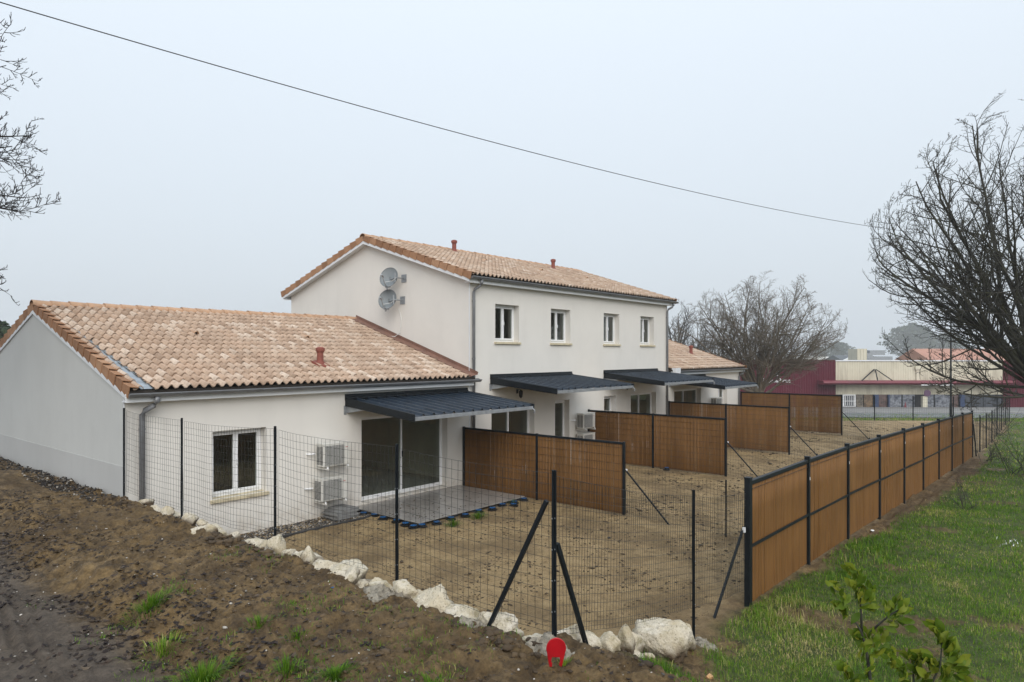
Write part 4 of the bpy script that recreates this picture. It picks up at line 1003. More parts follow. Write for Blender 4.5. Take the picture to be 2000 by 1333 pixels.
#       px    py    w    h   line  label, dirt
ROCKS = [(262, 984, 78, 34, 'x', 'low buff rock at the foot of the house corner drain pipe'),
 (303, 996, 34, 24, 'x', 'small pale rock just left of the second mesh fence post'),
 (332, 1003, 56, 30, 'x', 'flat pale rock touching the foot of the second mesh fence post'),
 (362, 1018, 40, 38, 'x', 'rounded pale rock just right of the second mesh fence post'),
 (416, 1036, 80, 42, 'x', 'long pale rock sloping down under the house window'),
 (497, 1056, 60, 30, 'x', 'low grey white rock left of the middle mesh fence post'),
 (545, 1056, 44, 44, 'x', 'pale rock behind the foot of the middle mesh fence post'),
 (592, 1094, 92, 44, 'x', 'soil smeared flat rock right of the middle mesh fence post'),
 (640, 1108, 72, 48, 'x', 'cream rock above the hollow in the bank'),
 (682, 1112, 80, 46, 'x', 'white rock with grooves behind the cream rock'),
 (690, 1140, 72, 66, 'x', 'brown stained rock overhanging the hollow in the bank'),
 (735, 1152, 64, 46, 'x', 'white rock beside the grey concrete patch'),
 (788, 1150, 40, 34, 'x', 'small white rock behind the fourth mesh fence post'),
 (838, 1180, 124, 92, 'x', 'large yellowish pitted rock right of the fourth mesh fence post'),
 (896, 1212, 96, 62, 'x', 'pinkish white rock left of the long corner brace'),
 (900, 1197, 70, 46, 'x', 'domed white rock behind the pinkish one'),
 (978, 1212, 88, 66, 'x', 'white rock just right of the long corner brace foot'),
 (978, 1250, 104, 74, 'x', 'mossy yellow rock in front of the corner brace'),
 (1062, 1252, 92, 60, 'y', 'broad pale rock left of the red marker'),
 (1098, 1240, 90, 40, 'y', 'flat white rock behind the corner post'),
 (1120, 1268, 60, 44, 'y', 'white rock just right of the red marker'),
 (1150, 1254, 64, 40, 'y', 'low white rock by the foot of the short brace'),
 (1188, 1258, 66, 44, 'y', 'cracked white rock right of the short brace'),
 (1221, 1236, 40, 60, 'y', 'small pointed white rock standing upright'),
 (1228, 1256, 62, 44, 'y', 'mossy yellow green rock below the pointed one'),
 (1288, 1236, 112, 70, 'y', 'biggest grey white rock near the right end of the row'),
 (1338, 1240, 46, 50, 'y', 'grey rock against the last mesh fence post footing')]
for i, (px, py, w, h, ln, lab) in enumerate(ROCKS):
    p = on(px, py, 0, .04) if ln == 'x' else on(px, py, 1, -10.18)
    dep = float((p - CAM) @ FW); a = w/2*dep/1333*1.16; b = h/2*dep/1333*1.42
    P, F = rock_shape(50 + i*3, a, b, max(a*.75, .12))
    sink = b*(.50 if px < 600 else .40); g_ = gz(p[0], p[1])
    dirt = np.clip(sst(.35, -.45, P[:, 2]/b + .9*fbm(P[:, 0]*7 + i, P[:, 1]*7 + P[:, 2]*5, i + 9, 4))*.95 + (.55 if 'soil' in lab or 'stained' in lab else 0)*(fbm(P[:, 0]*9, P[:, 1]*9 + P[:, 2]*7, i, 3) > -.02), 0, .95)
    o = link('rock', np_mesh('rock', P, F, tint=dirt, smooth=True), M['rock'])
    o.location = (p[0], p[1], p[2] - sink); o.rotation_euler = (0, 0, A - math.pi/2 + random.uniform(-.35, .35)); tag(o, lab, 'rock', 'pale rocks edging the bank')
for i, t in enumerate(np.linspace(.02, .98, 26)):
    rr2 = random.Random(900 + i)
    if t < .74: x_f, y_f = .02 + rr2.uniform(-.10, .10), -.3 - 9.9*(t/.74)
    else: x_f, y_f = .1 + 3.3*((t - .74)/.26), -10.22 + rr2.uniform(-.1, .06)
    s_ = rr2.uniform(.08, .17); P, F = rock_shape(700 + i, s_*1.25, s_*.8, s_); g_ = gz(x_f - .15 if t < .74 else x_f, y_f if t < .74 else y_f - .15)
    o = link('stone', np_mesh('stone', P, F, tint=np.clip(sst(.6, -.4, P[:, 2]/s_/.8 + .8*fbm(P[:, 0]*9 + i, P[:, 1]*9, i, 3)), 0, .95), smooth=True), M['rock']); o.location = (x_f, y_f, g_ - s_*.1); o.rotation_euler = (rr2.uniform(-.4, .4), rr2.uniform(-.4, .4), rr2.uniform(0, 6))
    tag(o, 'small pale stone wedged between the bigger rocks edging the bank', 'stone', 'small stones between the bank rocks')
o = MB(); P, F = rock_shape(400, .075, .05, .06); o = link('stone', np_mesh('stone', P, F, tint=np.zeros(len(P)), smooth=True), M['ochre_stone']); q = on(1385, 1272, 2, .33)
o.location = (q[0], q[1], gz(q[0], q[1]) + .02); tag(o, 'small orange stone lying on bare earth by the grass', 'stone')

# red marker standing before the corner post
q = on(1085, 1298, 2, 1.08); mk = MB(); R_ = .088; N_ = 28
mx, my = float(q[0]), float(q[1]); mz = gz(mx, my)
out = [(R_*math.cos(t), .175 + R_*1.12*math.sin(t)) for t in np.linspace(-.35, math.pi + .35, N_)]
out = out + [(-.062, .03), (-.054, .0), (-.030, .0), (-.030, .03), (-.040, .05), (-.034, .092), (.034, .092), (.040, .05), (.030, .03), (.030, .0), (.054, .0), (.062, .03)]
V = [(RT[0]*u - FW[0]*.0, RT[1]*u, v) for u, v in out]
mk.prism(V, (FW[0]*.016, FW[1]*.016, 0)); T = mk.build('red_marker', M['red'], bevel=.005); T.rotation_euler = (.10, -.08, 0); T.location = (mx, my, mz - .01)
tag(T, 'red plastic disc marker with two legs before the corner post', 'marker')

# ------------------------------------------------------------------ scatter helpers (uncountable small stuff)
def frustum(x, y, z, lo=-150, hi=2200):
    v = np.stack([x - CAM[0], y - CAM[1]], 1); d = v @ FW[:2]; u = v @ RT[:2]; return d, 1000 + 1333*u/np.maximum(d, .1)
def scatter_lumps(name, label, x, y, size, flat, seed, mat, tint, lift=.2, base=None):
    r = np.random.default_rng(seed); V0, F0 = base or ICO1; n = len(x); k = len(V0)
    rad = 1 + r.normal(0, .22, (n, k)); S = np.stack([size*r.uniform(.7, 1.4, n), size*r.uniform(.7, 1.4, n), size*flat*r.uniform(.7, 1.3, n)], 1)
    P = V0[None]*rad[..., None]*S[:, None, :]; a = r.uniform(0, 6.28, n); c, s = np.cos(a)[:, None], np.sin(a)[:, None]
    X = P[..., 0]*c - P[..., 1]*s + x[:, None]; Y = P[..., 0]*s + P[..., 1]*c + y[:, None]; Z = P[..., 2] + (ground_z(x, y) + S[:, 2]*lift)[:, None]
    V = np.stack([X, Y, Z], -1).reshape(-1, 3); F = (F0[None] + (np.arange(n)*k)[:, None, None]).reshape(-1, 3)
    o = link(name, np_mesh(name, V, F, tint=np.repeat(tint, k)), mat); return tag(o, label, 'soil' if 'clod' in name else 'gravel', kind='stuff')
r_ = np.random.default_rng(99)
def rnd(n, x0, x1, y0, y1): return r_.uniform(x0, x1, n), r_.uniform(y0, y1, n)
# clods: bank
x, y = rnd(16000, -3.6, 2.6, -13, 1.2); k = (inside_w(x, y) < .35) & (path_w(x, y) < .5) & (grass_w(x, y) < .3) & (fbm(x*1.1, y*1.1, 77, 3) > -.02); x, y = x[k][:3600], y[k][:3600]
scatter_lumps('soil_clods', 'dark crumbly soil clods strewn over the bank', x, y, np.clip(r_.lognormal(-4.35, .6, len(x)), .006, .055), .5, 1, M['clod'], r_.random(len(x))*.85, -.1)
# bigger lumps along the lip behind the rocks
x = r_.normal(-.34, .10, 420); y = r_.uniform(-10.6, 0, 420); k = fbm(x*.3, y*.9, 7, 2) > -.06; x, y = x[k], y[k]
scatter_lumps('soil_clods', 'big soil lumps heaped along the lip behind the rocks', x, y, np.clip(r_.lognormal(-3.4, .4, len(x)), .02, .07), .6, 2, M['clod'], r_.random(len(x))*.7, .0, ICO2)
# clods: garden
x, y = rnd(10500, .3, 15, -10, -.4); k = (inside_w(x, y) > .7) & (fbm(x*.9, y*.9, 78, 4) > -.04); d_, _ = frustum(x, y, 0); k &= r_.random(len(x)) < np.clip(14/d_, .3, 1); x, y = x[k], y[k]
scatter_lumps('soil_clods', 'small dark soil crumbs over the nearest garden', x, y, np.clip(r_.lognormal(-4.3, .5, len(x)), .006, .045), .45, 3, M['clod'], r_.random(len(x))*.8, .1)
x, y = rnd(5000, 10, 36, -9.9, -3); k = fbm(x*.7, y*.7, 79, 4) > 0; x, y = x[k], y[k]
scatter_lumps('soil_clods', 'soil crumbs over the farther gardens', x, y, np.clip(r_.lognormal(-3.7, .45, len(x)), .01, .07), .45, 4, M['clod'], r_.random(len(x))*.8, .1)
# gravel
x, y = rnd(3600, -.75, -.02, -.1, 10); k = x > -.55 + .35*fbm(y*.7, x*0, 4, 2) - .1; x, y = x[k], y[k]
scatter_lumps('gravel', 'dark and white gravel along the foot of the near gable', x, y, np.clip(r_.lognormal(-4.1, .35, len(x)), .007, .035), .7, 5, M['pebble'], r_.random(len(x))**4, .2)
x, y = rnd(2400, .9, 5.3, -.88, -.03); scatter_lumps('gravel', 'gravel strip along the front of the near low house', x, y, np.clip(r_.lognormal(-4.1, .35, len(x)), .008, .03), .7, 6, M['pebble'], r_.random(len(x))**1.2, .4)
x, y = rnd(1900, -4.6, 1.5, -12.5, 0); k = inside_w(x, y) < .3; x, y = x[k], y[k]
scatter_lumps('gravel', 'pale stone chips strewn over the bank and lane', x, y, np.clip(r_.lognormal(-4.9, .4, len(x)), .004, .018), .6, 7, M['pebble'], np.clip(r_.normal(.72, .25, len(x)), 0, 1), .3)
# dead leaves
def leaves(n, x, y, seed, label, smin=.03, smax=.075):
    r = np.random.default_rng(seed); n = len(x); s = r.uniform(smin, smax, n); a = r.uniform(0, 6.28, n); cu = r.uniform(-.5, .9, n)
    T0 = np.array([(-1, 0, 0), (-.35, -.42, .0), (.4, -.38, 0), (1, 0, 0), (.4, .38, 0), (-.35, .42, 0)], float)
    P = T0[None]*s[:, None, None]; P = P.copy(); P[..., 2] = s[:, None]*(cu[:, None]*(T0[None, :, 0]**2)*.5 + r.normal(0, .12, (n, 6)))
    tilt = r.normal(0, .25, n)[:, None]; P[..., 2] += P[..., 1]*tilt
    c, sn = np.cos(a)[:, None], np.sin(a)[:, None]
    X = P[..., 0]*c - P[..., 1]*sn + x[:, None]; Y = P[..., 0]*sn + P[..., 1]*c + y[:, None]; Z = P[..., 2] + (ground_z(x, y) + .008)[:, None]
    V = np.stack([X, Y, Z], -1).reshape(-1, 3); b = (np.arange(n)*6)[:, None]
    F = np.concatenate([b + np.array([[0, 1, 2, 5]]), b + np.array([[2, 3, 4, 5]])])
    return tag(link('dead_leaves', np_mesh('dead_leaves', V, F, tint=np.repeat(r.random(n)**1.8, 6)), M['litter']), label, 'leaves', kind='stuff')
x = r_.normal(0, .55, 5200); y = r_.uniform(-12, 2, 5200); x = x + path_edge(y) - .15; k = (fbm(x*1.3, y*1.3, 15, 3) > -.12) & (x < -.3); leaves(0, x[k], y[k], 1, 'dark wet dead leaves drifted along the edge of the lane', .018, .05)
x, y = rnd(3400, -2.2, 1.2, -12.2, .8); k = (inside_w(x, y) < .3) & (fbm(x*1.6, y*1.6, 16, 3) > .03); leaves(0, x[k], y[k], 2, 'dark dead leaves scattered over the bank', .015, .042)
x, y = rnd(500, 5.4, 9.2, -2.5, -.1)
def slab_leaves():
    r = np.random.default_rng(8); n = 90; x = TX0 + .1 + (TX1 - TX0 - .3)*r.beta(1.0, 2.2, n); y = -.1 - 2.35*r.beta(1.8, 1.0, n)
    P0, F0 = ICO1; V = np.concatenate([P0*np.array([1, .7, .35])*r.uniform(.010, .032) + np.array([a, b, -.045]) for a, b in zip(x, y)])
    F = np.concatenate([F0 + i*len(P0) for i in range(n)])
    tag(link('soil_crumbs', np_mesh('soil_crumbs', V, F, tint=np.repeat(r.random(n)*.4, len(P0))), M['clod']), 'dark soil crumbs scattered on the grey terrace', 'soil', kind='stuff')
slab_leaves()

# ------------------------------------------------------------------ grass
def blades(x, y, z, L_, W_, tint, seed, lean=.55):
    r = np.random.default_rng(seed); n = len(x); a = r.uniform(0, 6.28, n); ln = np.abs(r.normal(0, lean, n)) + .12
    dx, dy = np.cos(a), np.sin(a); pxx, pyy = -dy, dx
    mid = L_*.55; V = np.zeros((n, 5, 3))
    for k, (f, sgn) in enumerate(((0, -1), (0, 1), (1, -1), (1, 1))):
        w = W_*(1 if f == 0 else .75)/2; o = f*mid*np.sin(ln*.55)
        V[:, k, 0] = x + pxx*w*sgn + dx*o; V[:, k, 1] = y + pyy*w*sgn + dy*o; V[:, k, 2] = z + f*mid*np.cos(ln*.55) - (0 if f else .01)
    o = mid*np.sin(ln*.55) + (L_ - mid)*np.sin(np.minimum(ln*1.6, 1.75)); h = mid*np.cos(ln*.55) + (L_ - mid)*np.cos(np.minimum(ln*1.6, 1.75))
    V[:, 4, 0] = x + dx*o; V[:, 4, 1] = y + dy*o; V[:, 4, 2] = z + h
    b = (np.arange(n)*5)[:, None]
    return V.reshape(-1, 3), (b + np.array([[0, 1, 3, 2]])), (b + np.array([[2, 3, 4]])), np.repeat(tint, 5)
gx_, gy_, gl, gw = [], [], [], []
for d0, d1, dens, ln, wd in ((4.5, 9, 2600, .060, .0050), (9, 13, 1700, .062, .0065), (13, 20, 800, .066, .010), (20, 30, 300, .075, .016), (30, 62, 70, .10, .034)):
    x0, x1, y0, y1 = 0.2, min(70, d1*1.1 + 3), -max(16, 10 + d1*.5), (-10.2 if d1 < 50 else 5)
    n = int(dens*(x1 - x0)*(y1 - y0)); x, y = rnd(min(n, 900000), x0, x1, y0, y1); d_, pxx = frustum(x, y, 0)
    k = (d_ > d0) & (d_ < d1) & (pxx < 2150) & (pxx > 1250); x, y = x[k], y[k]; k = grass_w(x, y)*(.78 + 1.5*fbm(x*2.1, y*2.1, 91, 4)) > r_.random(len(x))*.8
    x, y = x[k], y[k]; gx_.append(x); gy_.append(y); gl.append(ln*(1 + 1.3*np.clip(fbm(x*.9, y*.9, 92, 3), -.35, 1))*r_.uniform(.5, 1.5, len(x))); gw.append(np.full(len(x), wd)*r_.uniform(.7, 1.3, len(x)))
x, y, L_, W_ = (np.concatenate(v) for v in (gx_, gy_, gl, gw))
# longer unmown fringe under the brown fence
fr = np.exp(-((y + 10.75)/.4)**2)*(x < 13)*(fbm(x*1.1, y, 94, 2) > -.1); L_ = L_*(1 + 1.1*fr)
straw = np.clip(1.6*fbm(x*.8, y*.8, 93, 4) + .55*np.exp(-(((x - 4.6)/2.6)**2 + ((y + 11.4)/.9)**2)) , 0, .8)
tint = np.clip(r_.normal(.42, .16, len(x)) + .65*fbm(x*1.6, y*1.6, 95, 4) + straw*r_.random(len(x))*.95 + .42*(r_.random(len(x)) < .10), 0, 1)
V, Fq, Ft, tt = blades(x, y, ground_z(x, y), L_, W_, tint, 5, 1.0)
print('grass blades', len(x))
tag(link('grass', np_mesh('grass', V, [Fq, Ft], tint=tt), M['grass']), 'rough green lawn right of the brown fence', 'grass', kind='stuff')
# single tufts on the bank
def tuft(label, px, py, zpl, R_, n, ln, seed, green=.35, lean=.7):
    q = on(px, py, 2, zpl); r = np.random.default_rng(seed); a = r.uniform(0, 6.28, n); rr = R_*np.abs(r.normal(0, .5, n))
    x = q[0] + rr*np.cos(a)*1.2; y = q[1] + rr*np.sin(a); V, Fq, Ft, tt = blades(x, y, ground_z(x, y), ln*r.uniform(.45, 1.2, n), r.uniform(.004, .008, n), np.clip(r.normal(green, .2, n), 0, 1), seed, lean)
    V = V - np.array([q[0], q[1], 0]); o = link('grass_tuft', np_mesh('grass_tuft', V, [Fq, Ft], tint=tt), M['grass']); o.location = (q[0], q[1], 0)
    tag(o, label, 'grass', 'grass tufts on the bare bank', 'stuff' if n < 260 or seed == 10 else None)
tuft('grass tuft where the bank lip ends above the lane', 295, 1185, 1.1, .22, 420, .15, 1)
tuft('yellowing grass tuft right below the first lane side tuft', 318, 1245, 1.1, .20, 220, .13, 2, .6)
tuft('biggest grass tuft with long blades at the lower left of the bank', 395, 1300, 1.1, .24, 620, .20, 3, .35)
tuft('small low grass tuft in the middle of the bank', 505, 1225, 1.1, .17, 200, .08, 4)
tuft('flat grass patch right of the small bank tuft', 580, 1240, 1.1, .20, 170, .065, 5)
tuft('thin upright grass tuft near the lower edge of the bank', 560, 1310, 1.1, .12, 150, .16, 6)
tuft('bushy green weed near the lower edge of the bank', 655, 1325, 1.1, .17, 520, .09, 7, .25, 1.1)
tuft('sparse grass at the lower edge left of the red marker', 840, 1335, 1.1, .22, 160, .08, 8)
tuft('dark grass tuft beside the black terrace pedestals', 885, 1028, -.15, .16, 300, .18, 9, .2)
tuft('grass tuft along the front edge of the terrace', 935, 1012, -.15, .22, 380, .16, 10, .25)
tuft('grass tuft by the right front end of the terrace', 1003, 985, -.15, .12, 160, .12, 11, .25)
tuft('grass sprig at the foot of the red marker', 1103, 1302, 1.05, .07, 40, .09, 12, .6)

x, y = rnd(30000, -3.0, .6, -12.5, -5.0); k = (fbm(x*1.8, y*1.8, 131, 3) - .16 + .16*np.exp(-((x - path_edge(y) - .0)/.5)**2)*(y < -6) + .10*(y < -9.2) > r_.random(len(x))*.25) & (inside_w(x, y) < .2) & (x < .2); x, y = x[k], y[k]
V, Fq, Ft, tt = blades(x, y, ground_z(x, y), r_.uniform(.02, .075, len(x)), r_.uniform(.004, .008, len(x)), np.clip(r_.normal(.42, .22, len(x)), 0, 1), 55, 1.1)
tag(link('weeds', np_mesh('weeds', V, [Fq, Ft], tint=tt), M['grass']), 'thin low weeds and grass along the lane edge of the bank', 'grass', kind='stuff'); print('weeds', len(x))
# ------------------------------------------------------------------ young leafy shrub in the foreground
def shrub():
    g0 = at_depth(1702, 1333, 3.3); T = thing('shrub', 'young green shrub with broad leaves in the bottom right foreground', 'shrub', (g0[0], g0[1], gz(g0[0], g0[1])))
    o0 = np.array(T.location)
    P = lambda px, py, d: at_depth(px, py, d) - o0
    stems = [[np.array([0, 0, -.05]), P(1706, 1420, 3.3), P(1698, 1310, 3.3), P(1690, 1260, 3.29), P(1680, 1230, 3.28), P(1668, 1212, 3.28), P(1661, 1205, 3.28)],
             [P(1683, 1238, 3.285), P(1682, 1200, 3.27), P(1678, 1165, 3.26), P(1676, 1130, 3.26)],
             [P(1700, 1235, 3.29), P(1716, 1220, 3.25), P(1740, 1200, 3.22), P(1758, 1190, 3.2)],
             [np.array([.03, -.03, -.05]), P(1790, 1450, 3.5), P(1785, 1340, 3.5), P(1782, 1300, 3.5)],
             [P(1787, 1400, 3.5), P(1822, 1330, 3.45), P(1836, 1300, 3.43), P(1840, 1250, 3.42)],
             [P(1706, 1420, 3.3), P(1680, 1350, 3.25), P(1660, 1320, 3.22)]]
    for i, s in enumerate(stems): MB().tube(s, np.linspace(.010 if i in (0, 3) else .006, .003, len(s)), 6).build('stem', M['bark'], T, smooth=True)
    # one leaf shape: ovate with raised edges and a midrib fold
    prof = [(0, .012), (.10, .035), (.25, .12), (.42, .20), (.58, .235), (.74, .20), (.88, .11), (.96, .045), (1.0, .0)]
    def leafmesh(seed):
        r = np.random.default_rng(seed); V = []; F = []
        for i, (t, w) in enumerate(prof):
            z = -.22*t*t + .05*math.sin(t*7 + seed); wob = .05*math.sin(9*t + seed)
            V += [(t, -w*(1 + wob), z + .22*w), (t, 0, z), (t, w*(1 - wob), z + .22*w)]
        for i in range(len(prof) - 1):
            b = i*3; F += [(b, b + 1, b + 4, b + 3), (b + 1, b + 2, b + 5, b + 4)]
        me = np_mesh('leaf', np.array(V), np.array(F), tint=np.full(len(V), (seed % 7)/6.0), smooth=True); me.materials.append(M['leaf']); return me
    lms = [leafmesh(s) for s in range(7)]
    r = random.Random(4)
    clusters = [(1675, 1165, 3.26, 8, .10, -90), (1670, 1132, 3.26, 7, .085, -95), (1640, 1160, 3.26, 5, .085, -115), (1648, 1195, 3.28, 6, .095, -130), (1695, 1175, 3.25, 6, .09, -60), (1755, 1200, 3.2, 7, .10, -35), (1735, 1205, 3.21, 6, .09, -50),
                (1685, 1255, 3.29, 6, .10, -120), (1705, 1262, 3.27, 6, .10, -60), (1722, 1258, 3.3, 4, .085, -40), (1660, 1322, 3.22, 7, .11, -110), (1690, 1310, 3.28, 5, .09, -30), (1742, 1290, 3.4, 6, .10, -100), (1760, 1322, 3.4, 6, .11, -80), (1785, 1300, 3.5, 8, .12, -100),
                (1838, 1250, 3.42, 8, .115, -90), (1850, 1285, 3.42, 7, .12, -40), (1820, 1300, 3.44, 7, .12, -120), (1868, 1305, 3.43, 6, .12, -15), (1800, 1335, 3.45, 7, .12, -80), (1840, 1330, 3.42, 7, .12, -60)]
    for (px, py, d, n, ln, ang) in clusters:
        c = P(px, py, d); a0 = math.radians(-ang)
        n = int(n*3.0)
        for k in range(n):
            sp = math.radians(-62 + 124*(k + .5)/n + r.uniform(-14, 14)); el = a0 + sp
            dv = RT*math.cos(el) + np.array([0, 0, 1])*math.sin(el) + FW*r.uniform(-.45, .45); dv /= np.linalg.norm(dv)
            o = bpy.data.objects.new('leaf', lms[r.randrange(7)]); COL.objects.link(o); o.parent = T
            q = Vector(dv).to_track_quat('X', 'Z').to_matrix().to_4x4(); s = ln*.68*r.uniform(.6, 1.15)
            st = c + np.array([0, 0, -.05 + .10*k/n]) + RT*r.uniform(-.02, .02) + FW*r.uniform(-.03, .03)
            o.matrix_local = Matrix.Translation(Vector(st)) @ q @ Matrix.Rotation(r.choice((1.2, 1.57, 1.9, -1.3)) + r.uniform(-.5, .5), 4, 'X') @ Matrix.Scale(s, 4)
shrub()

# ------------------------------------------------------------------ bare trees
def tubes_np(P, Rr, sides):
    """P (n,k,3) polylines, Rr (n,k) radii -> verts, quads"""
    n, k, _ = P.shape; d = np.gradient(P, axis=1); d /= (np.linalg.norm(d, axis=2, keepdims=True) + 1e-9)
    ref = np.where(np.abs(d[..., 2:3]) < .85, np.array([0, 0, 1.0]), np.array([1.0, 0, 0])); a = np.cross(d, ref); a /= (np.linalg.norm(a, axis=2, keepdims=True) + 1e-9); b = np.cross(d, a)
    t = np.arange(sides)*2*np.pi/sides
    V = P[:, :, None, :] + Rr[:, :, None, None]*(a[:, :, None, :]*np.cos(t)[None, None, :, None] + b[:, :, None, :]*np.sin(t)[None, None, :, None])
    idx = np.arange(n*k*sides).reshape(n, k, sides); j = np.roll(np.arange(sides), -1)
    F = np.stack([idx[:, :-1], idx[:, :-1][:, :, j], idx[:, 1:][:, :, j], idx[:, 1:]], -1).reshape(-1, 4)
    return V.reshape(-1, 3), F
def grow(starts, dirs, Ls, Rs, k, r, wob, up, tip=.3):
    """vectorised polyline growth; up = how strongly the shoot turns to the sky"""
    n = len(starts); P = np.zeros((n, k, 3)); P[:, 0] = starts; D = dirs/np.linalg.norm(dirs, axis=1, keepdims=True); step = (Ls/(k - 1))[:, None]
    for i in range(1, k):
        u = up(i/(k - 1)) if callable(up) else up
        D = D + r.normal(0, wob, (n, 3)) + np.array([0, 0, 1.0])*u; D /= np.linalg.norm(D, axis=1, keepdims=True); P[:, i] = P[:, i-1] + D*step
    R_ = Rs[:, None]*np.linspace(1, tip, k)[None]**.9; return P, R_
def sprout(P, R_, num, ang, t0, r, lratio, Lp, rr, droop=0.0, t1=1.0):
    """children along parents; returns starts, dirs, lengths, radii"""
    n, k, _ = P.shape; t = (t0 + (t1 - t0)*((np.arange(num)[None] + r.random((n, num)))/num)); f = t*(k - 1); i = np.minimum(f.astype(int), k - 2); w = (f - i)[..., None]
    row = np.arange(n)[:, None]; S = P[row, i]*(1 - w) + P[row, i + 1]*w; D = P[row, i + 1] - P[row, i]; D /= np.linalg.norm(D, axis=2, keepdims=True)
    q = r.normal(size=D.shape); q -= (q*D).sum(2, keepdims=True)*D; q /= np.linalg.norm(q, axis=2, keepdims=True)
    an = r.normal(ang, .16, t.shape)[..., None]; C = D*np.cos(an) + q*np.sin(an); C[..., 2] += droop
    Lc = Lp[:, None]*lratio*(1.12 - .62*t)*r.uniform(.65, 1.3, t.shape); Rp = R_[row, i]*(1 - w[..., 0]) + R_[row, i + 1]*w[..., 0]
    return S.reshape(-1, 3), C.reshape(-1, 3), Lc.ravel(), np.minimum(Rp*.62, rr*r.uniform(.8, 1.3, t.shape)).ravel()
def bare_tree(name, label, loc, trunk_h, trunk_r, limbs, seed, mat, cat='tree', nb=(13, 9, 5), lr=(.42, .40, .42), rad=(.045, .017, .0085), ups=(.03, .06, .10, .14), wobs=(.06, .09, .12, .16), lean=(0, 0), group=None, min_r=.004, env=None):
    """limbs: list of (azimuth, elevation, length, radius, start height fraction)"""
    r = np.random.default_rng(seed); T = thing(name, label, cat, loc, 0, group)
    Pt, Rt_ = grow(np.array([[0, 0, -.3]]), np.array([[lean[0], lean[1], 1.0]]), np.array([trunk_h + .3]), np.array([trunk_r]), 9, r, .02, 0, .72)
    Rt_[0, 0] *= 1.5; Rt_[0, 1] *= 1.12
    st, di, Ls, Rs = [], [], [], []
    for az, el, L_, R_, hf in limbs:
        f = hf*8; i = min(int(f), 7); st.append(Pt[0, i] + (Pt[0, i+1] - Pt[0, i])*(f - i)); di.append([math.cos(az)*math.cos(el), math.sin(az)*math.cos(el), math.sin(el)]); Ls.append(L_); Rs.append(R_)
    P1, R1_ = grow(np.array(st), np.array(di), np.array(Ls), np.array(Rs), 12, r, wobs[0], ups[0], .16)
    def warp(P):
        if env is None: return P
        c, rd = np.array([0, 0, env[0]]), np.array([env[1], env[1], env[2]]); v = (P - c)/rd; q = np.linalg.norm(v, axis=-1, keepdims=True)
        return np.where(q > .72, c + v/np.maximum(q, .01)*(.72 + .28*(1 - np.exp(-(q - .72)/.28)))*rd, P)
    V0, F0 = tubes_np(Pt, Rt_, 12); V1, F1 = tubes_np(warp(P1), R1_, 8)
    me = np_mesh('trunk', np.concatenate([V0, V1]), np.concatenate([F0, F1 + len(V0)]), smooth=True); link('trunk', me, mat, T)
    parts = []; P, R_, L_ = P1, R1_, np.array(Ls)
    ks, sides = (8, 6, 4), (5, 4, 3)
    for lv in range(3):
        s, d, l, rr = sprout(P, R_, nb[lv], (.80, .82, .85)[lv], (.22, .15, .15)[lv], r, lr[lv], L_, rad[lv])
        P, R_ = grow(s, d, l, np.maximum(rr, min_r), ks[lv], r, wobs[lv + 1], ups[lv + 1], (.30, .38, .55)[lv]); L_ = l; parts.append(tubes_np(warp(P), R_, sides[lv]))
    for nm, pl in (('branches', parts[:1]), ('twigs', parts[1:])):
        b = 0; Vs, Fs = [], []
        for V, F in pl: Vs.append(V); Fs.append(F + b); b += len(V)
        link(nm, np_mesh(nm, np.concatenate(Vs), np.concatenate(Fs)), mat, T)
    return T
def bark(name, a, b_, moss=(.10, .105, .035), mf=.35):
    m, nt, b, N, L = _mat(name); f = pos_noise(nt, 5, 5, .65); g = pos_noise(nt, 1.7, 4, .6)
    c = ramp(nt, f, [(.3, a), (.7, b_)]); c = mixc(nt, ramp(nt, g, [(.50, (0, 0, 0)), (.66, (mf, mf, mf))]), c, moss)
    L.new(c, b.inputs['Base Color']); b.inputs['Roughness'].default_value = .9; bump(nt, b, f, .7, .02); return m
M['bark_near'] = bark('mossy_bark', (.026, .024, .020), (.066, .062, .050))
M['bark_mid'] = bark('grey_bark', (.095, .080, .064), (.20, .172, .14), (.10, .11, .05), .3)
M['bark_far'] = bark('dark_bark', (.010, .0095, .009), (.024, .022, .020), mf=.05)
M['bark_haze'] = bark('brown_bark', (.035, .032, .028), (.07, .063, .055), mf=.1)

# the big one on the right
tr = at_depth(2045, 860, 25.5); az0 = math.atan2(-RT[1], -RT[0])         # azimuth pointing left across the picture
rr_ = random.Random(12); limbs = []
for k in range(4):
    az = az0 + math.radians(-80 + 160*k/3 + rr_.uniform(-8, 8)); limbs.append((az, math.radians(rr_.uniform(-8, 14)), rr_.uniform(4.6, 6.0), rr_.uniform(.06, .10), rr_.uniform(.85, 1.0)))
for k in range(9):
    az = az0 + math.radians(-90 + 180*k/8 + rr_.uniform(-10, 10)); limbs.append((az, math.radians(rr_.uniform(25, 45)), rr_.uniform(5.8, 7.4), rr_.uniform(.08, .13), rr_.uniform(.85, 1.0)))
for k in range(9):
    az = az0 + math.radians(40*k + rr_.uniform(-15, 15)); limbs.append((az, math.radians(rr_.uniform(52, 78)), rr_.uniform(8.6, 10.4), rr_.uniform(.11, .18), rr_.uniform(.9, 1.0)))
for k in range(6):
    az = az0 + math.radians(-50 + 20*k + rr_.uniform(-6, 6)); limbs.append((az, math.radians(rr_.uniform(38, 58)), rr_.uniform(7.2, 8.8), rr_.uniform(.08, .12), rr_.uniform(.9, 1.0)))
for el_, a_ in ((50, -25), (56, 20), (62, -8), (68, 30), (74, -30), (80, 10)): limbs.append((az0 + math.radians(a_), math.radians(el_), 10.2, .13, .97))
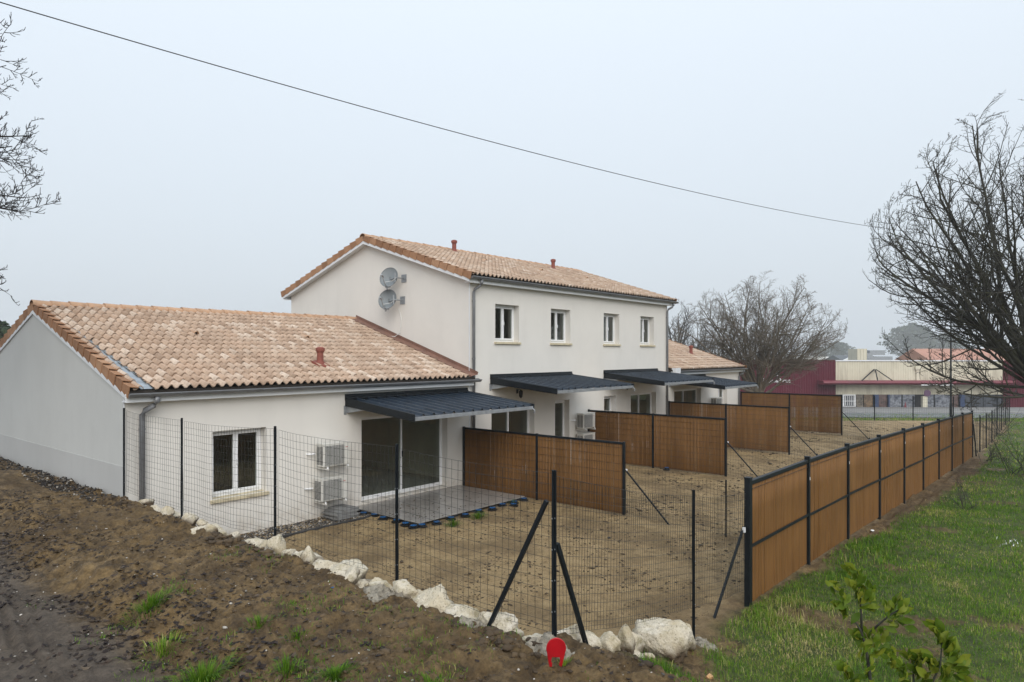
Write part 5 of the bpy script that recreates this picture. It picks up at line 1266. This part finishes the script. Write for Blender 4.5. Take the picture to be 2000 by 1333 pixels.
for k in range(4):
    az = az0 + math.pi + math.radians(-60 + 40*k); limbs.append((az, math.radians(rr_.uniform(8, 45)), rr_.uniform(5, 7), rr_.uniform(.12, .17), rr_.uniform(.6, .95)))
bare_tree('bare_tree', 'big mossy bare tree reaching in from the right edge', (tr[0], tr[1], gz(tr[0], tr[1])), 3.7, .36, [(a_, e_, l_, q_*.72, h_) for a_, e_, l_, q_, h_ in limbs], 31, M['bark_near'], nb=(12, 7, 4), lr=(.36, .40, .42), rad=(.036, .019, .0125), ups=(.03, .05, .075, .11), wobs=(.08, .09, .12, .14), min_r=.0085, env=(8.1, 6.9, 7.3))
# the one behind the far low house
tm = at_depth(1478, 770, 46); rr_ = random.Random(5); limbs = []
for k in range(24):
    el = math.radians([40, 50, 58, 68, 80][k % 5] + rr_.uniform(-6, 6)); az = k*2.4 + rr_.uniform(-.3, .3)
    limbs.append((az, el, rr_.uniform(5.8, 7.2)*(1.0 if el < 1 else 1.08), rr_.uniform(.06, .11), rr_.uniform(.5, 1.0)))
for el, L_ in ((20, 7.0), (27, 7.4), (34, 7.2), (42, 7.2)): limbs.append((az0 + rr_.uniform(-.25, .25), math.radians(el), L_, .10, .8))
for el, L_ in ((30, 6.6), (40, 6.9), (48, 6.9)): limbs.append((az0 + math.pi + rr_.uniform(-.25, .25), math.radians(el), L_, .09, .9))
bare_tree('bare_tree', 'spreading bare tree behind the far low house and the red shop wall', (tm[0], tm[1], gz(tm[0], tm[1])), 2.3, .40, limbs, 8, M['bark_mid'], nb=(15, 9, 4), lr=(.36, .42, .50), rad=(.036, .016, .0095), ups=(.02, .045, .06, .07), wobs=(.07, .12, .17, .22), min_r=.0075, env=(5.3, 6.7, 5.5))
# the one whose twigs hang in at the top left
tl = at_depth(-655, 860, 12.5); rr_ = random.Random(3); limbs = []; azr = math.atan2(RT[1], RT[0])
for k in range(30):
    el = math.radians(5 + 56*(k/29.0)**1.2 + rr_.uniform(-4, 4)); az = azr + math.radians(rr_.uniform(-48, 48)); limbs.append((az, el, rr_.uniform(5.0, 6.0), rr_.uniform(.035, .06), .64 + .36*(k/29.0)))
for k in range(3): limbs.append((azr + math.pi + rr_.uniform(-1, 1), math.radians(rr_.uniform(20, 60)), rr_.uniform(5, 6), .09, rr_.uniform(.5, 1)))
bare_tree('bare_tree', 'bare tree whose fine twigs reach in at the top left', (tl[0], tl[1], gz(tl[0], tl[1])), 8.2, .26, limbs, 16, M['bark_far'], nb=(13, 7, 4), lr=(.31, .43, .48), rad=(.022, .013, .010), ups=(-.012, .035, .11, .20), wobs=(.05, .06, .08, .09), min_r=.0085)
# hazy trees behind the far house
for px, d, s, sd_, lab in ((1318, 105, 1.35, 61, 'hazy bare tree just right of the two storey house'), (1372, 130, 1.15, 62, 'hazy bare tree behind the left of the spreading tree')):
    q = at_depth(px, 760, d); rr_ = random.Random(sd_); limbs = [(k*2.4, math.radians(rr_.uniform(25, 80)), s*rr_.uniform(5, 7.5), .14*s, rr_.uniform(.4, 1)) for k in range(14)]
    bare_tree('bare_tree', lab, (q[0], q[1], gz(q[0], q[1])), 4.5*s, .3*s, limbs, sd_, M['bark_haze'], nb=(10, 6, 3), rad=(.06, .03, .022), min_r=.016)
# bare scrub under the big tree, and the little sapling by the brown fence
def scrub(label, px, py, d, n, L_, seed, r0=.012):
    q = at_depth(px, py, d); gzv = gz(q[0], q[1]); rr_ = random.Random(seed); T = thing('bare_shrub', label, 'shrub', (q[0], q[1], gzv)); r = np.random.default_rng(seed)
    di = np.array([[math.cos(a)*.7, math.sin(a)*.7, rr_.uniform(.4, 1.3)] for a in (rr_.uniform(0, 6.28) for _ in range(n))]); st = r.normal(0, .12*L_, (n, 3))*np.array([1, 1, 0]) - np.array([0, 0, .03])
    P, R_ = grow(st, di, L_*r.uniform(.6, 1.2, n), np.full(n, r0), 7, r, .14, .02, .4); V0, F0 = tubes_np(P, R_, 5); link('stems', np_mesh('stems', V0, F0), M['bark_near'], T)
    s, dd, l, rr = sprout(P, R_, 7, .7, .25, r, .5, np.full(n, L_), r0*.6); P2, R2_ = grow(s, dd, l, np.maximum(rr, .004), 5, r, .16, .05, .4); V1, F1 = tubes_np(P2, R2_, 4)
    s, dd, l, rr = sprout(P2, R2_, 4, .7, .25, r, .5, l, r0*.4); P3, R3_ = grow(s, dd, l, np.maximum(rr, .003), 4, r, .16, .05, .5); V2, F2 = tubes_np(P3, R3_, 3)
    link('twigs', np_mesh('twigs', np.concatenate([V1, V2]), np.concatenate([F1, F2 + len(V1)])), M['bark_near'], T)
scrub('tangled bare scrub at the right edge below the big tree', 1985, 860, 27, 11, 1.7, 1, .013)
scrub('low bare scrub left of the tangle at the right edge', 1930, 862, 31, 8, 1.1, 2, .012)
scrub('leafless sapling on the grass by the far end of the brown fence', 1884, 965, 19.5, 6, .75, 3, .010)
scrub('bare scrub behind the mesh fence beyond the brown fence', 1955, 830, 42, 8, 1.6, 4, .016)

# overhead cable: sagging in one vertical plane
pa, pc = at_depth(0, 5, 13), at_depth(1730, 447, 36)
nrm = np.array([-(pc - pa)[1], (pc - pa)[0], 0]); dr = ray(1000, 288); pb = CAM + dr*((pa - CAM) @ nrm)/(dr @ nrm)
hd = (pc - pa)[:2]; Lh = np.linalg.norm(hd); tb = np.linalg.norm((pb - pa)[:2])/Lh
# z(t) = quadratic through the three points
Mx = np.array([[0, 0, 1], [tb*tb, tb, 1], [1, 1, 1]]); co = np.linalg.solve(Mx, np.array([pa[2], pb[2], pc[2]]))
pts = [(pa[0] + hd[0]*t, pa[1] + hd[1]*t, co[0]*t*t + co[1]*t + co[2]) for t in np.linspace(-.35, 1.45, 60)]
tag(MB().tube(pts, .011, 6).build('overhead_cable', M['black']), 'thin black overhead cable sagging across the sky', 'cable')
# odd bits lying about
def bit(name, label, cat, px, py, z, mat, s, seed):
    q = on(px, py, 2, z); P, F = rock_shape(seed, s, s*.35, s*.6, 8, .3); P = P[:, :]; o = link(name, np_mesh(name, P, F, tint=np.zeros(len(P)), smooth=True), mat); o.location = (q[0], q[1], gz(q[0], q[1]) + s*.1); tag(o, label, cat)
bit('plastic_scrap', 'blue plastic scrap on the bank below the brown stained rock', 'litter', 650, 1163, 1.05, M['blue'], .022, 3)
bit('plastic_fitting', 'black plastic fitting lying in the nearest garden', 'litter', 1190, 1053, -.16, M['black'], .06, 4)
bit('stone', 'white stone lying on the grass by the brown fence', 'stone', 1703, 1034, -.4, M['whitecord'], .07, 5)
bit('stone', 'white stone at the foot of the third brown screen', 'stone', 1534, 880, -.12, M['whitecord'], .07, 6)
def feathers():
    r = np.random.default_rng(6); q = on(1978, 1065, 2, -.45); g_ = gz(q[0], q[1]); n = 26; x = q[0] + r.normal(0, .22, n); y = q[1] + r.normal(0, .16, n)
    T_ = blades(x, y, ground_z(x, y) + .05, r.uniform(.03, .09, n), r.uniform(.008, .018, n), r.random(n), 3, 1.2); o = link('white_litter', np_mesh('white_litter', T_[0] - np.array([q[0], q[1], g_]), [T_[1], T_[2]]), M['white']); o.location = (q[0], q[1], g_)
    tag(o, 'white scraps of litter on the lawn at the right edge', 'litter')
feathers()
# ------------------------------------------------------------------ the shop beyond the road
SD = 85.0
def su(px): return (px - 1000)/1333*SD
def sz(py): return 3.84 + (692 - py)/1333*SD
so = CAM + FW*SD; SZ0 = -2.9
S = thing('shop', 'long dark red and cream metal clad shop across the road', 'shop', (so[0], so[1], 0), A - math.pi/2)
# local frame: x to the right of the picture, y away from the camera
M['shop_red'] = simple('dark_red_cladding', (.092, .010, .022), .5, .12, .25, spec=.2)
M['shop_red2'] = simple('red_awning', (.155, .020, .034), .45, .15, .4)
def cream_mat():
    m, nt, b, N, L = _mat('cream_cladding'); f = pos_noise(nt, .25, 5, .6); g = pos_noise(nt, 1.2, 5, .65, (1, 1, .15))
    c = ramp(nt, f, [(.3, (.58, .54, .42)), (.7, (.70, .66, .53))]); c = mixc(nt, ramp(nt, g, [(.5, (0, 0, 0)), (.75, (.6, .6, .6))]), c, (.26, .23, .17))
    L.new(c, b.inputs['Base Color']); b.inputs['Roughness'].default_value = .6; return m
M['cream'] = cream_mat()
M['shop_blue'] = simple('blue_column', (.03, .055, .13), .5, .1, 1)
M['sign_purple'] = simple('purple_sign', (.10, .05, .10), .6, .1, 1)
M['shop_dark'] = simple('dark_shop_interior', (.03, .032, .038), .7, .3, .5)
def clad(name, u0, u1, z0, z1, y, mat, pitch=.21, dep=.04, parent=S):
    n = max(1, int((u1 - u0)/pitch)); pr = []
    for i in range(n):
        a = u0 + (u1 - u0)*i/n; w = (u1 - u0)/n; pr += [(a, y), (a + w*.5, y), (a + w*.6, y + dep), (a + w*.9, y + dep)]
    pr.append((u1, y)); q = MB(); V = [(a, b, z) for z in (z0, z1) for a, b in pr]; k = len(pr)
    return q.add(V, [(i, i + 1, k + i + 1, k + i) for i in range(k - 1)]).build(name, mat, parent)
uL, uA, uB, uR = su(1415), su(1632), su(1958), su(2120); zt = sz(706); zl = sz(771); zb = SZ0
clad('red_cladding', uL, uA - .02, zb, zt + .1, -.06, M['shop_red'], .3, .03); clad('red_cladding', uB + .02, uR, zb, zt + .1, -.06, M['shop_red'], .3, .03)
clad('cream_cladding', uA, uB, zl, zt, 0, M['cream'])
MB().box(uL, uR, .25, 14, zb - .3, zt - .2).build('shop_body', M['shop_dark'], S)
MB().box(uA - .05, uB + .05, -.10, .24, zt + .002, zt + .14).build('parapet_cap', M['fascia'], S); MB().box(uL, uA - .055, -.12, .24, zt + .102, zt + .17).build('parapet_cap', M['shop_red'], S)
# awning tube with end, along the front
ya = -1.5; q = MB().prism([(su(1596), ya, sz(751)), (su(1596), ya - .25, sz(749)), (su(1596), ya - .33, sz(747)), (su(1596), ya - .25, sz(744.5)), (su(1596), ya, sz(743)), (su(1596), -.07, sz(743)), (su(1596), -.07, sz(751))], (su(1962) - su(1596), 0, 0)); q.build('awning', M['shop_red2'], S)
MB().box(su(1782), su(1843), ya - .345, ya - .335, sz(752.0), sz(750.2)).build('awning_lettering_strip', M['white'], S)
for a, b, c_, d in ((1706, 722, 1670, 744), (1708, 722, 1702, 744), (1710, 722, 1733, 745)):
    MB().beam((su(a), -.12, sz(b)), (su(c_), ya, sz(d)), .10, .10).build('awning_strut', M['anthracite'], S)
MB().box(su(1786), su(1797), -.30, -.005, sz(722), sz(716)).build('wall_box', M['cream'], S); MB().box(su(1788.5), su(1794), -.16, -.005, sz(746), sz(722)).build('wall_pipe', M['cream'], S)
# shop front below the cladding: columns, panes with goods and posters behind
def pane_mat(name, a, b_, sc):
    m, nt, b, N, L = _mat(name); f = pos_noise(nt, sc, 4, .7, (1, 1, 1.4)); L.new(ramp(nt, f, [(.35, a), (.48, tuple((p + q)/2 for p, q in zip(a, b_))), (.6, b_)]), b.inputs['Base Color']); b.inputs['Roughness'].default_value = .15; return m
PM = [pane_mat('poster_pane_blue', (.06, .07, .10), (.30, .32, .36), 2.2), pane_mat('goods_pane_warm', (.05, .045, .04), (.24, .21, .17), 2.0), pane_mat('dark_pane', (.02, .022, .028), (.09, .10, .12), .8), pane_mat('orange_goods_pane', (.08, .06, .045), (.26, .18, .11), 1.4), pane_mat('reddish_pane', (.07, .05, .05), (.18, .12, .11), 1.4)]
zs0, zs1 = sz(799.5), zl + .02
for (a, b, mt) in ((1672, 1686, 1), (1687, 1705, 3), (1716, 1733, 4), (1736, 1761, 0), (1763, 1787, 0), (1804, 1810, 4), (1811, 1824, 0), (1826, 1856, 0), (1857, 1872, 4), (1884, 1896, 2), (1898, 1920, 2), (1921, 1956, 2)):
    MB().box(su(a), su(b), .05, .10, zs0 + .1, zs1 - .02).build('shop_window', PM[mt], S)
    MB().box(su(a) - .06, su(a), .0, .14, zs0, zs1 - .01).box(su(b), su(b) + .06, .0, .14, zs0, zs1 - .01).build('window_frame', M['anthracite'], S)
fr = MB().box(su(1645), su(1670), -.14, -.02, sz(794.5), sz(771)); fr.build('barred_window', M['white'], S)
MB().box(su(1648), su(1667.5), -.17, -.145, sz(793), sz(773)).build('window_glass', PM[2], S)
bars = MB()
for k in range(5): xx = su(1650) + k*(su(1666) - su(1650))/4; bars.box(xx - .035, xx + .035, -.215, -.18, sz(792.5), sz(773.5))
bars.box(su(1648), su(1667.5), -.235, -.216, sz(784), sz(783)).build('window_bar', M['white'], S)
for a, b in ((1706, 1714), (1733.2, 1735.5), (1873, 1882)): MB().box(su(a), su(b), -.25, .04, SZ0, zs1 - .02).build('blue_column', M['shop_blue'], S)
MB().box(su(1789), su(1798), -1.4, -1.0, SZ0, sz(773)).build('cream_pillar', M['cream'], S)
MB().box(uA + .01, uB - .01, -.3, .03, SZ0 - .2, zs0 + .05).build('shop_step', M['forecourt'], S)
sg = MB().lathe([(.42, -.02), (.42, .02)], (0, 0, 0), 24).build('round_sign', M['sign_purple'], S); sg.location = (su(1797), -1.46, sz(767)); sg.rotation_euler = (math.pi/2, 0, 0)
# lettering and ring emblem on the red wall
def text(body, u, z, size, y=-.13):
    cu = bpy.data.curves.new('t', 'FONT'); cu.body = body; cu.size = size; cu.extrude = .02; cu.offset = .012*size
    to = bpy.data.objects.new('t', cu); COL.objects.link(to); me = bpy.data.meshes.new_from_object(to.evaluated_get(bpy.context.evaluated_depsgraph_get())); bpy.data.objects.remove(to)
    o = link('lettering', me, M['white'], S); o.location = (u, y, z); o.rotation_euler = (math.pi/2, 0, 0); return o
bpy.context.view_layer.update()
for i, ch in enumerate('Bric'): text(ch, su([1487, 1494.5, 1500.5, 1503.5][i]), sz(747.4), .72)
text('à', su(1509.5), sz(747), .42); text('da', su(1513), sz(747), .42)
for i, ch in enumerate('Brac'): text(ch, su([1519, 1527, 1532.5, 1538][i]), sz(747.4), .72)
cu_, cz_, cr = su(1514), sz(729), .36
def arc(t0, t1, r, n=14): return [(cu_ + r*math.cos(t), -.12, cz_ + r*math.sin(t)) for t in np.linspace(math.radians(t0), math.radians(t1), n)]
for a, b in ((20, 110), (130, 250), (262, 350)): MB().tube(arc(a, b, cr), .055, 6).build('emblem_ring', M['white'], S)
MB().tube([(cu_ - .25, -.12, cz_ + .12), (cu_ + .02, -.12, cz_ + .1), (cu_ + .2, -.12, cz_ - .08)], .05, 6).tube([(cu_ - .12, -.12, cz_ - .16), (cu_ + .12, -.12, cz_ - .2)], .05, 6).build('emblem_mark', M['white'], S)
# plant on the flat roof
def roofbox(u0, u1, z0, z1, y, mat, name):
    if mat is M['cream']: clad(name, u0, u1, z0, z1, y, mat, .35, .06); MB().box(u0, u1, y + .07, y + 2.5, z0, z1 - .02).build(name, mat, S)
    else: MB().box(u0, u1, y, y + 2.5, z0, z1).build(name, mat, S)
roofbox(su(1714), su(1734), zt - .2, sz(681), 5, M['cream'], 'roof_plant_box'); roofbox(su(1735), su(1800), zt - .2, sz(697), 6.5, M['galv'], 'roof_plant_unit'); roofbox(su(1738), su(1750), zt - .2, sz(690), 5.5, M['galv'], 'roof_plant_unit'); roofbox(su(1758), su(1790), sz(694), sz(684), 7.2, M['galv'], 'roof_duct')
# ------------------------------------------------------------------ more distant buildings
def far_house(label, px0, px1, py_eave, py_ridge, d, wall, roofm, gable_px=None, depth=10):
    z = lambda py, dd=d: 3.84 + (692 - py)/1333*dd
    q = CAM + FW*d; T = thing('distant_house', label, 'house', (q[0], q[1], 0), A - math.pi/2); a, b = (px0 - 1000)/1333*d, (px1 - 1000)/1333*d
    MB().box(a, b, 0, depth, -3.2, z(py_eave)).build('wall', wall, T)
    MB().prism([(a - .4, -.5, z(py_eave) - .1), (a - .4, depth + .5, z(py_eave) - .1), (a - .4, depth/2, z(py_ridge))], (b - a + .8, 0, 0)).build('roof', roofm, T)
    if gable_px:
        g0, g1 = ((p - 1000)/1333*d for p in gable_px); MB().prism([(g0, -1.0, z(py_eave) - 1.2), (g1, -1.0, z(py_eave) - 1.2), (g1, -1.0, z(py_eave) - .1), ((g0 + g1)/2, -1.0, z(py_ridge) - .3), (g0, -1.0, z(py_eave) - .1)], (0, .9, 0)).build('white_gable', M['white'], T)
M['roof_grey'] = simple('far_grey_roof', (.09, .10, .11), .8, .15, .3); M['roof_pink'] = simple('far_pink_tiles', (.42, .22, .16), .85, .12, .3); M['far_wall'] = simple('far_wall', (.55, .54, .50), .9, .06)
far_house('low grey roofed house with a white gable far behind the shop', 1648, 1722, 704, 694.5, 230, M['far_wall'], M['roof_grey'], (1644, 1678), 14)
far_house('long pink tiled roof behind the right part of the shop', 1822, 1975, 706, 681, 125, M['far_wall'], M['roof_pink'], None, 12)
far_house('white building far off at the left of the spreading tree', 1500, 1630, 702, 697, 260, M['far_wall'], M['far_wall'], None, 14)
# ------------------------------------------------------------------ evergreen trees lost in the haze
M['evergreen'] = leafy('evergreen', [(0, (.018, .030, .016)), (.6, (.035, .055, .028)), (1, (.06, .08, .04))], .8, 0)
def evergreen(label, px, d, w, h, seed, cone=True, base=-3):
    q = CAM + FW*d + RT*((px - 1000)/1333*d); T = thing('evergreen_tree', label, 'tree', (q[0], q[1], base)); r = np.random.default_rng(seed)
    MB().tube([(0, 0, -.5), (0, 0, h*.5), (0, 0, h*.92)], [.5, .35, .08], 8).build('trunk', M['bark_haze'], T)
    n = 5200; f = r.random(n)**.8; a = r.uniform(0, 6.28, n); prof = (1 - f)**.75 if cone else np.sqrt(np.clip(1 - (2*f - .9)**2, .02, 1))
    lob = 1 + .28*np.sin(3*a + seed) + .22*np.sin(9*f*3 + 2*a); rad = w/2*prof*lob*np.sqrt(r.random(n))
    c = np.stack([rad*np.cos(a), rad*np.sin(a), h*.12 + f*h*.88], 1); s = r.uniform(.25, .75, n)*h/14
    e1 = r.normal(size=(n, 3)); e1 /= np.linalg.norm(e1, axis=1)[:, None]; e2 = np.cross(e1, r.normal(size=(n, 3))); e2 /= np.linalg.norm(e2, axis=1)[:, None]
    V = np.stack([c + e1*s[:, None], c + e2*s[:, None]*.6, c - e1*s[:, None], c - e2*s[:, None]*.6], 1).reshape(-1, 3); F = np.arange(n*4).reshape(n, 4)
    link('crown', np_mesh('crown', V, F, tint=np.repeat(r.random(n), 4)), M['evergreen'], T)
evergreen('hazy dark evergreen above the shop roof right of the spreading tree', 1634, 600, 24, 18, 1, False)
evergreen('hazy evergreen left of the dark one above the shop', 1598, 640, 20, 14, 2, False)
evergreen('large hazy tree behind the shop and the big tree', 1782, 610, 40, 34, 3, False)
evergreen('hazy round tree right of the street lamp behind the shop', 1850, 630, 30, 27, 4, False)
evergreen('dark evergreen showing behind the gable at the left edge', -6, 60, 9, 7.6, 5, False, -1)
# ------------------------------------------------------------------ street lamp and small road things
q = CAM + FW*52 + RT*((1857 - 1000)/1333*52); g_ = float(base_z([q[0]], [q[1]])[0])
T = thing('street_lamp', 'tall dark street lamp beside the road before the shop', 'lamp', (q[0], q[1], g_), A - math.pi/2)
MB().tube([(0, 0, -.2), (0, 0, 1.2), (0, 0, 1.25), (0, 0, 6.9 - g_ - 3 + 2.6)], [.10, .10, .075, .05], 10).build('pole', M['anthracite'], T)
zt_ = 6.9 - g_ - 3 + 2.6; MB().tube([(0, 0, zt_ - .1), (-.1, 0, zt_ + .05), (-.7, 0, zt_ + .12)], .035, 8).build('arm', M['anthracite'], T); MB().prism([(-.6, -.14, zt_ + .08), (-1.25, -.1, zt_ + .12), (-1.25, .1, zt_ + .12), (-.6, .14, zt_ + .08)], (0, 0, .11)).build('lamp_head', M['anthracite'], T, bevel=.02)
q = CAM + FW*83 + RT*su(1768)*(83/85); c_ = MB().lathe([(.2, 0), (.2, .04), (.14, .05), (.03, .62), (.02, .64)], (0, 0, 0), 14).build('traffic_cone', M['shop_red2']); c_.location = (q[0], q[1], float(base_z([q[0]], [q[1]])[0]) + .12); tag(c_, 'small red traffic cone before the shop window', 'traffic cone')

# ------------------------------------------------------------------ the misty air
M['haze'] = bpy.data.materials.new('mist'); M['haze'].use_nodes = True; hn = M['haze'].node_tree; hn.nodes.clear()
ho = hn.nodes.new('ShaderNodeOutputMaterial'); hv = hn.nodes.new('ShaderNodeVolumePrincipled'); hv.inputs['Color'].default_value = (.93, .955, .985, 1); hv.inputs['Density'].default_value = HAZE_DENSITY; hv.inputs['Anisotropy'].default_value = .3
hn.links.new(hv.outputs[0], ho.inputs['Volume'])
tag(MB().box(-740, 740, -740, 740, -5.0, 44).build('haze', M['haze']), 'pale winter mist over the whole place', 'haze', kind='stuff')
